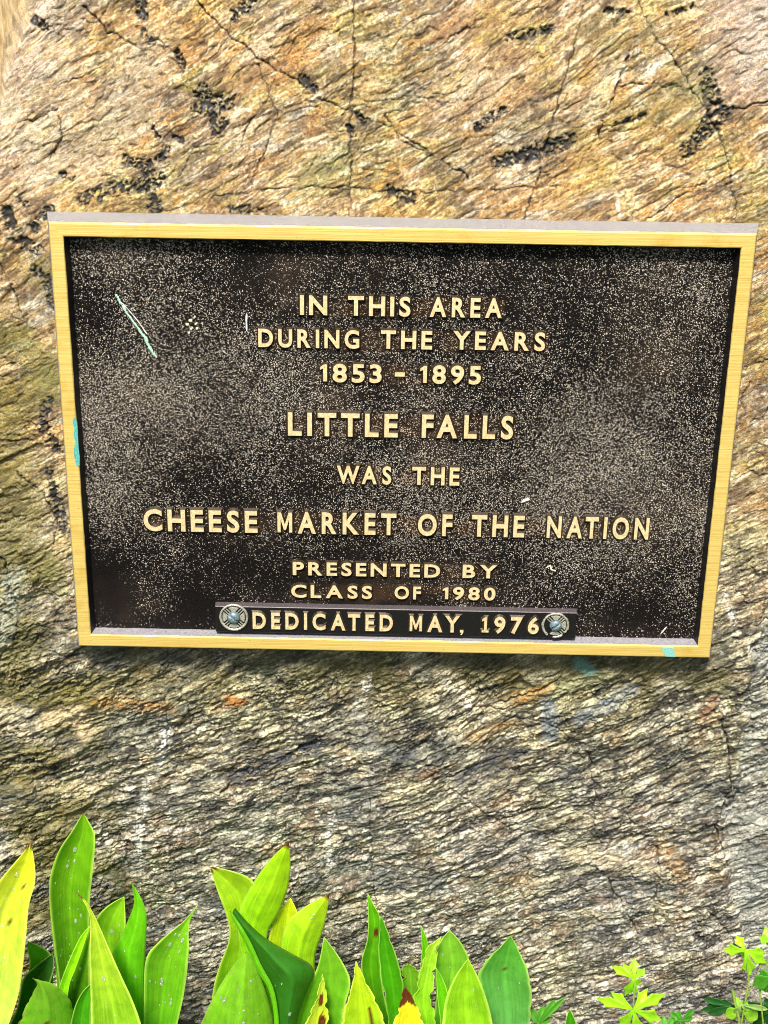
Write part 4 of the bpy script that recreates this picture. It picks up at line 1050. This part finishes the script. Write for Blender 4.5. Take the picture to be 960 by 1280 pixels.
make_leaf(D, [(225, 1350), (250, 1282), (264, 1250), (284, 1217), (297, 1200), (308, 1189)], [(350, 1350), (345, 1282), (338, 1257), (326, 1222), (318, 1202), (308, 1189)], 0.075, 0.07, -0.3, ((0.14, 0.42, 0.015), (0.26, 0.52, 0.03)), drops=16, seed=17)
make_leaf(D, [(346, 1340), (345, 1285), (340, 1238), (322, 1213), (314, 1188), (300, 1163), (288, 1143), (294, 1135)], [(362, 1340), (370, 1280), (384, 1240), (398, 1210), (365, 1192), (333, 1174), (314, 1158), (294, 1135)],
          0.09, 0.07, -0.5, ((0.02, 0.16, 0.012), (0.05, 0.22, 0.015)), drops=5, seed=18)
make_leaf(D, [(340, 1330), (344, 1285), (339, 1240), (321, 1214), (312, 1190), (299, 1164), (289, 1146), (287, 1137)], [(350, 1330), (350, 1285), (344, 1236), (327, 1208), (317, 1184), (305, 1162), (294, 1146), (287, 1137)],
          0.094, 0.074, -0.3, (MID, MID), seed=19, ground=False)

E_ = plant(425, 0.075, 'broad-leaved plant with torn yellowing leaves and brown dead streaks')
make_leaf(E_, [(355, 1340), (369, 1282), (379, 1245), (397, 1212), (402, 1190), (405, 1172)], [(430, 1340), (428, 1282), (430, 1258), (440, 1228), (430, 1206), (418, 1188), (405, 1172)],
          0.06, 0.055, 0.3, (GRN, (0.24, 0.52, 0.03)), spots=[(0.5, 0.42, 0.05, 0.14)], seed=20)
make_leaf(E_, [(372, 1345), (378, 1285), (390, 1262), (398, 1240), (403, 1218)], [(412, 1345), (411, 1282), (409, 1255), (407, 1236), (403, 1218)],
          0.085, 0.07, 0.35, (YEL, (0.42, 0.55, 0.05)), spots=[(0.7, 0.42, 0.22, 0.2), (0.5, 0.75, 0.2, 0.07)], ragged=3, seed=21)
make_leaf(E_, [(418, 1340), (426, 1282), (431, 1257), (441, 1232), (443, 1215), (445, 1202)], [(490, 1340), (482, 1282), (473, 1255), (458, 1230), (450, 1212), (445, 1202)],
          0.10, 0.085, 0.3, ((0.24, 0.52, 0.012), (0.5, 0.62, 0.02)), spots=[(0.72, 0.42, 0.05, 0.13)], ragged=2, seed=22)

G = plant(480, 0.05, 'broad-leaved plant with two narrow rolled leaves standing side by side at mid frame')
make_leaf(G, [(462, 1340), (462, 1260), (452, 1215), (452, 1198), (459, 1179), (461, 1160), (460, 1118)], [(500, 1340), (490, 1285), (478, 1240), (474, 1200), (476, 1165), (475, 1144), (467, 1132), (460, 1118)],
          0.04, 0.03, 0.5, (DEEP, MID), spots=[(0.65, 0.78, 0.2, 0.035)], seed=23)
make_leaf(G, [(490, 1330), (484, 1260), (476, 1225), (473, 1185), (474, 1165), (476, 1145)], [(512, 1330), (503, 1262), (505, 1230), (496, 1198), (486, 1168), (476, 1145)],
          0.055, 0.045, 0.35, (GRN, GRN), ragged=1.5, seed=24)
make_leaf(G, [(500, 1300), (502, 1240), (500, 1218), (504, 1208), (511, 1202)], [(535, 1300), (528, 1250), (526, 1226), (524, 1212), (511, 1202)], 0.03, 0.028, 0.2, (GRN, (0.2, 0.42, 0.03)), 0.03, ragged=5, seed=25)
make_leaf(G, [(478, 1340), (491, 1281), (499, 1262), (501, 1248), (506, 1234)], [(548, 1340), (529, 1281), (524, 1264), (517, 1248), (506, 1234)], 0.11, 0.10, 0.3, (YEL, (0.72, 0.66, 0.03)), 0.18, ragged=2, seed=26)

H_ = plant(560, 0.06, 'broad-leaved plant with a ragged bitten leaf beside a smooth pale front leaf')
make_leaf(H_, [(520, 1330), (522, 1240), (527, 1200), (528, 1180), (526, 1157)], [(545, 1330), (538, 1240), (536, 1200), (535, 1176), (526, 1157)], 0.045, 0.04, 0.4, (GRN, MID), seed=27)
make_leaf(H_, [(535, 1330), (546, 1250), (543, 1220), (545, 1195), (547, 1180), (562, 1163)], [(585, 1330), (580, 1250), (588, 1215), (586, 1195), (576, 1178), (562, 1163)], 0.04, 0.035, 0.25, (GRN, (0.26, 0.52, 0.05)), ragged=1, drops=5, seed=28)
make_leaf(H_, [(525, 1340), (526, 1285), (515, 1243), (523, 1225), (530, 1196), (535, 1182), (551, 1172)], [(548, 1340), (545, 1285), (540, 1245), (543, 1215), (546, 1192), (551, 1172)], 0.07, 0.055, 0.2, (MID, (0.40, 0.62, 0.04)), ragged=5, seed=29)
make_leaf(H_, [(548, 1335), (552, 1285), (547, 1248), (546, 1225), (545, 1210)], [(572, 1335), (565, 1285), (562, 1250), (555, 1226), (545, 1210)], 0.072, 0.065, 0.3, (MID, MID), seed=30)
make_leaf(H_, [(545, 1345), (553, 1284), (556, 1250), (568, 1222), (578, 1208), (585, 1199)], [(632, 1345), (616, 1284), (611, 1258), (601, 1229), (592, 1211), (585, 1199)], 0.10, 0.085, 0.3, ((0.26, 0.52, 0.02), (0.32, 0.58, 0.02)), drops=4, seed=31)

I_ = plant(635, 0.055, 'broad bluish-green leaf with worn blotches at the right end of the row')
make_leaf(I_, [(600, 1340), (612, 1280), (603, 1245), (596, 1216), (607, 1202), (621, 1187), (631, 1178), (638, 1170)], [(652, 1340), (662, 1282), (665, 1250), (663, 1226), (657, 1204), (649, 1188), (638, 1170)],
          0.06, 0.045, 0.25, ((0.16, 0.42, 0.15), (0.10, 0.38, 0.03)), ragged=1.5, drops=3, spots=[(0.5, 0.72, 0.05, 0.02)], seed=32)

# small lobed plants on the right
def lobe_mesh(c, tip, wid, w, wt, notch=True):
    """one lobe from the leaf centre to its tip, in photo pixels, as local points and faces"""
    c = np.array(c, float); tip = np.array(tip, float); d = tip - c; L = np.hypot(*d); d /= L; nn = np.array([-d[1], d[0]])
    prof = [(0.0, 0.14), (0.22, 0.26), (0.44, 0.46), (0.64, 0.80), (0.76, 1.12), (0.80, 0.60), (0.92, 0.42), (1.08, 0.03)] if notch else [(0.0, 0.10), (0.2, 0.28), (0.4, 0.6), (0.6, 0.9), (0.75, 0.9), (0.86, 0.66), (0.94, 0.36), (1.0, 0.06)]
    vs = []; 
    for (t, k) in prof:
        for e in (-1, -0.5, 0, 0.5, 1):
            tq = t + (0.05 if notch and abs(e) == 0.5 and t > 0.9 else 0) - (0.05 if e == 0 and notch and t > 0.9 else 0) * 0
            p = c + d * L * tq + nn * wid * k * e
            ww = w + (wt - w) * t + 0.0016 * abs(e) * k + 0.0015 * math.sin(t * 5)
            u, v = unp(p[0], p[1], ww); vs.append((u, v, ww))
    fs = [(i * 5 + j, i * 5 + j + 1, (i + 1) * 5 + j + 1, (i + 1) * 5 + j) for i in range(len(prof) - 1) for j in range(4)]
    return vs, fs
def palm_leaf(parent, c, lobes, w, col, wid=9, notch=True, droop=-0.006):
    vs = []; fs = []
    for q, lb in enumerate(lobes):
        wd = lb[2] if len(lb) > 2 else wid
        v, f = lobe_mesh(c, lb[:2], wd, w + 0.0004 * q, w + droop * (0.6 + 0.4 * (q % 3)), notch)
        b = len(vs); vs += v; fs += [tuple(x + b for x in y) for y in f]
    base = parent.location
    me = mesh('leaf', [tuple((MW @ Vector(v)) - base) for v in vs], fs)
    K = np.array([[*(np.array(col) * random.uniform(0.9, 1.1)), 1] for _ in vs], np.float32)
    at = me.color_attributes.new('tint', 'FLOAT_COLOR', 'POINT'); at.data.foreach_set('color', K.ravel())
    uvl = me.uv_layers.new(name='UVMap')
    vi = np.zeros(len(me.loops), np.int32); me.loops.foreach_get('vertex_index', vi)
    uvl.data.foreach_set('uv', np.stack([(vi % 5) / 14, (vi % 40) // 5 / 8], 1).astype(np.float32).ravel())
    o = link('leaf', me, M_LEAF, parent, True)
    sb = o.modifiers.new('smooth', 'SUBSURF'); sb.levels = 1; sb.render_levels = 1
    sm = o.modifiers.new('thickness', 'SOLIDIFY'); sm.thickness = 0.0004; sm.offset = -1
    return o
def stem(parent, pts, w, r=0.0009, mat=None):
    """pts: photo points from the leaf down; then on to the soil"""
    P = [Vector((*unp(x, y, w), w)) for x, y in pts]; P = [MW @ p - parent.location for p in P] + [Vector((0, 0, -0.01))]
    vs = []; fs = []; n = 6
    for i, p in enumerate(P):
        d = (P[min(i + 1, len(P) - 1)] - P[max(0, i - 1)]).normalized(); a = d.cross(Vector((0, 1, 0))).normalized(); b = d.cross(a)
        for j in range(n):
            t = 2 * math.pi * j / n; vs.append(p + a * math.cos(t) * r + b * math.sin(t) * r)
    for i in range(len(P) - 1):
        for j in range(n): fs.append((i * n + j, i * n + (j + 1) % n, (i + 1) * n + (j + 1) % n, (i + 1) * n + j))
    return link('stem', mesh('stem', vs, fs), mat or M_STEM, parent, True)
BR = (0.42, 0.74, 0.03)
GRP = 'small lobed plants at the right of the boulder\'s foot'
J = plant(792, 0.05, 'small plant with two bright lime lobed leaves, one above the other', 'lobed_plant', 'plant', GRP)
palm_leaf(J, (793, 1224), [(767, 1209, 6), (780, 1206, 5), (793, 1199, 6), (805, 1212, 6), (800, 1230, 5), (782, 1243, 6), (793, 1242, 5)], 0.045, BR)
palm_leaf(J, (792, 1263), [(749, 1249, 7), (766, 1242, 7), (776, 1284, 9), (798, 1290, 8), (808, 1238, 7), (828, 1244, 8), (824, 1274, 9)], 0.06, BR)
stem(J, [(793, 1226), (792, 1250), (792, 1285)], 0.047)
Kp = plant(925, 0.04, 'small plant with a bright five-lobed leaf held above dark ones near the right edge', 'lobed_plant', 'plant', GRP)
palm_leaf(Kp, (932, 1188), [(907, 1188, 8), (921, 1171, 7), (955, 1190, 5), (956, 1203, 8), (937, 1217, 9), (928, 1196, 5)], 0.05, BR)
palm_leaf(Kp, (918, 1258), [(880, 1249, 5), (884, 1257, 5), (876, 1263, 5), (886, 1268, 6), (900, 1252, 5)], 0.035, (0.03, 0.15, 0.03), notch=False)
palm_leaf(Kp, (927, 1262), [(907, 1270, 9), (947, 1274, 10), (934, 1253, 8), (918, 1246, 4)], 0.045, (0.34, 0.62, 0.05), notch=False)
palm_leaf(Kp, (926, 1256), [(920, 1268, 5), (937, 1262, 5), (960, 1262, 4)], 0.05, (0.42, 0.6, 0.22), notch=False)
stem(Kp, [(932, 1190), (936, 1225), (930, 1260), (925, 1290)], 0.048)
stem(Kp, [(916, 1238), (918, 1250), (924, 1275)], 0.046, 0.0016)
Lp = plant(965, 0.03, 'small plant with round dark green leaf cut by the right edge', 'lobed_plant', 'plant', GRP)
palm_leaf(Lp, (965, 1178), [(950, 1172, 7), (957, 1160, 7), (968, 1160, 7), (958, 1180, 5), (980, 1175, 8)], 0.045, (0.4, 0.68, 0.05))
palm_leaf(Lp, (966, 1222), [(943, 1232, 11), (948, 1222, 11), (975, 1240, 12), (985, 1215, 12), (956, 1240, 10)], 0.05, (0.10, 0.38, 0.03), notch=False)
palm_leaf(Lp, (970, 1262), [(928, 1256, 6), (935, 1270, 7), (940, 1284, 7), (955, 1250, 6), (962, 1290, 8)], 0.03, (0.02, 0.12, 0.02), notch=False)
stem(Lp, [(965, 1180), (958, 1205), (950, 1240), (955, 1290)], 0.043)
stem(Lp, [(952, 1205), (930, 1255)], 0.043, 0.0006)
Mp = plant(855, 0.04, 'low dark green divided leaf between the two bright lobed plants', 'lobed_plant', 'plant', GRP)
palm_leaf(Mp, (852, 1276), [(838, 1266, 4), (846, 1264, 4), (868, 1262, 4), (866, 1272, 4), (836, 1282, 5), (860, 1290, 5)], 0.045, (0.09, 0.34, 0.03), notch=False)
palm_leaf(Mp, (830, 1290), [(838, 1276, 4), (830, 1270, 4), (844, 1270, 4)], 0.05, (0.12, 0.4, 0.04), notch=False)
stem(Mp, [(852, 1278), (852, 1295)], 0.045, 0.0007)
Np = plant(690, 0.045, 'low green divided leaf next to the bluish leaf, half out of frame', 'lobed_plant', 'plant', GRP)
palm_leaf(Np, (672, 1282), [(664, 1262, 7), (680, 1258, 6), (694, 1250, 5), (706, 1247, 4), (688, 1272, 5), (676, 1268, 6)], 0.05, (0.10, 0.34, 0.03), notch=False)
stem(Np, [(672, 1284), (680, 1300)], 0.048, 0.0008)
Op = plant(715, 0.05, 'tiny folded green shoot standing alone right of the divided leaf', 'young_shoot', 'plant', GRP)
make_leaf(Op, [(706, 1340), (706, 1285), (708, 1272), (712, 1262)], [(725, 1340), (721, 1285), (719, 1275), (712, 1262)], 0.05, 0.045, 0.5, (GRN, GRN), seed=40)
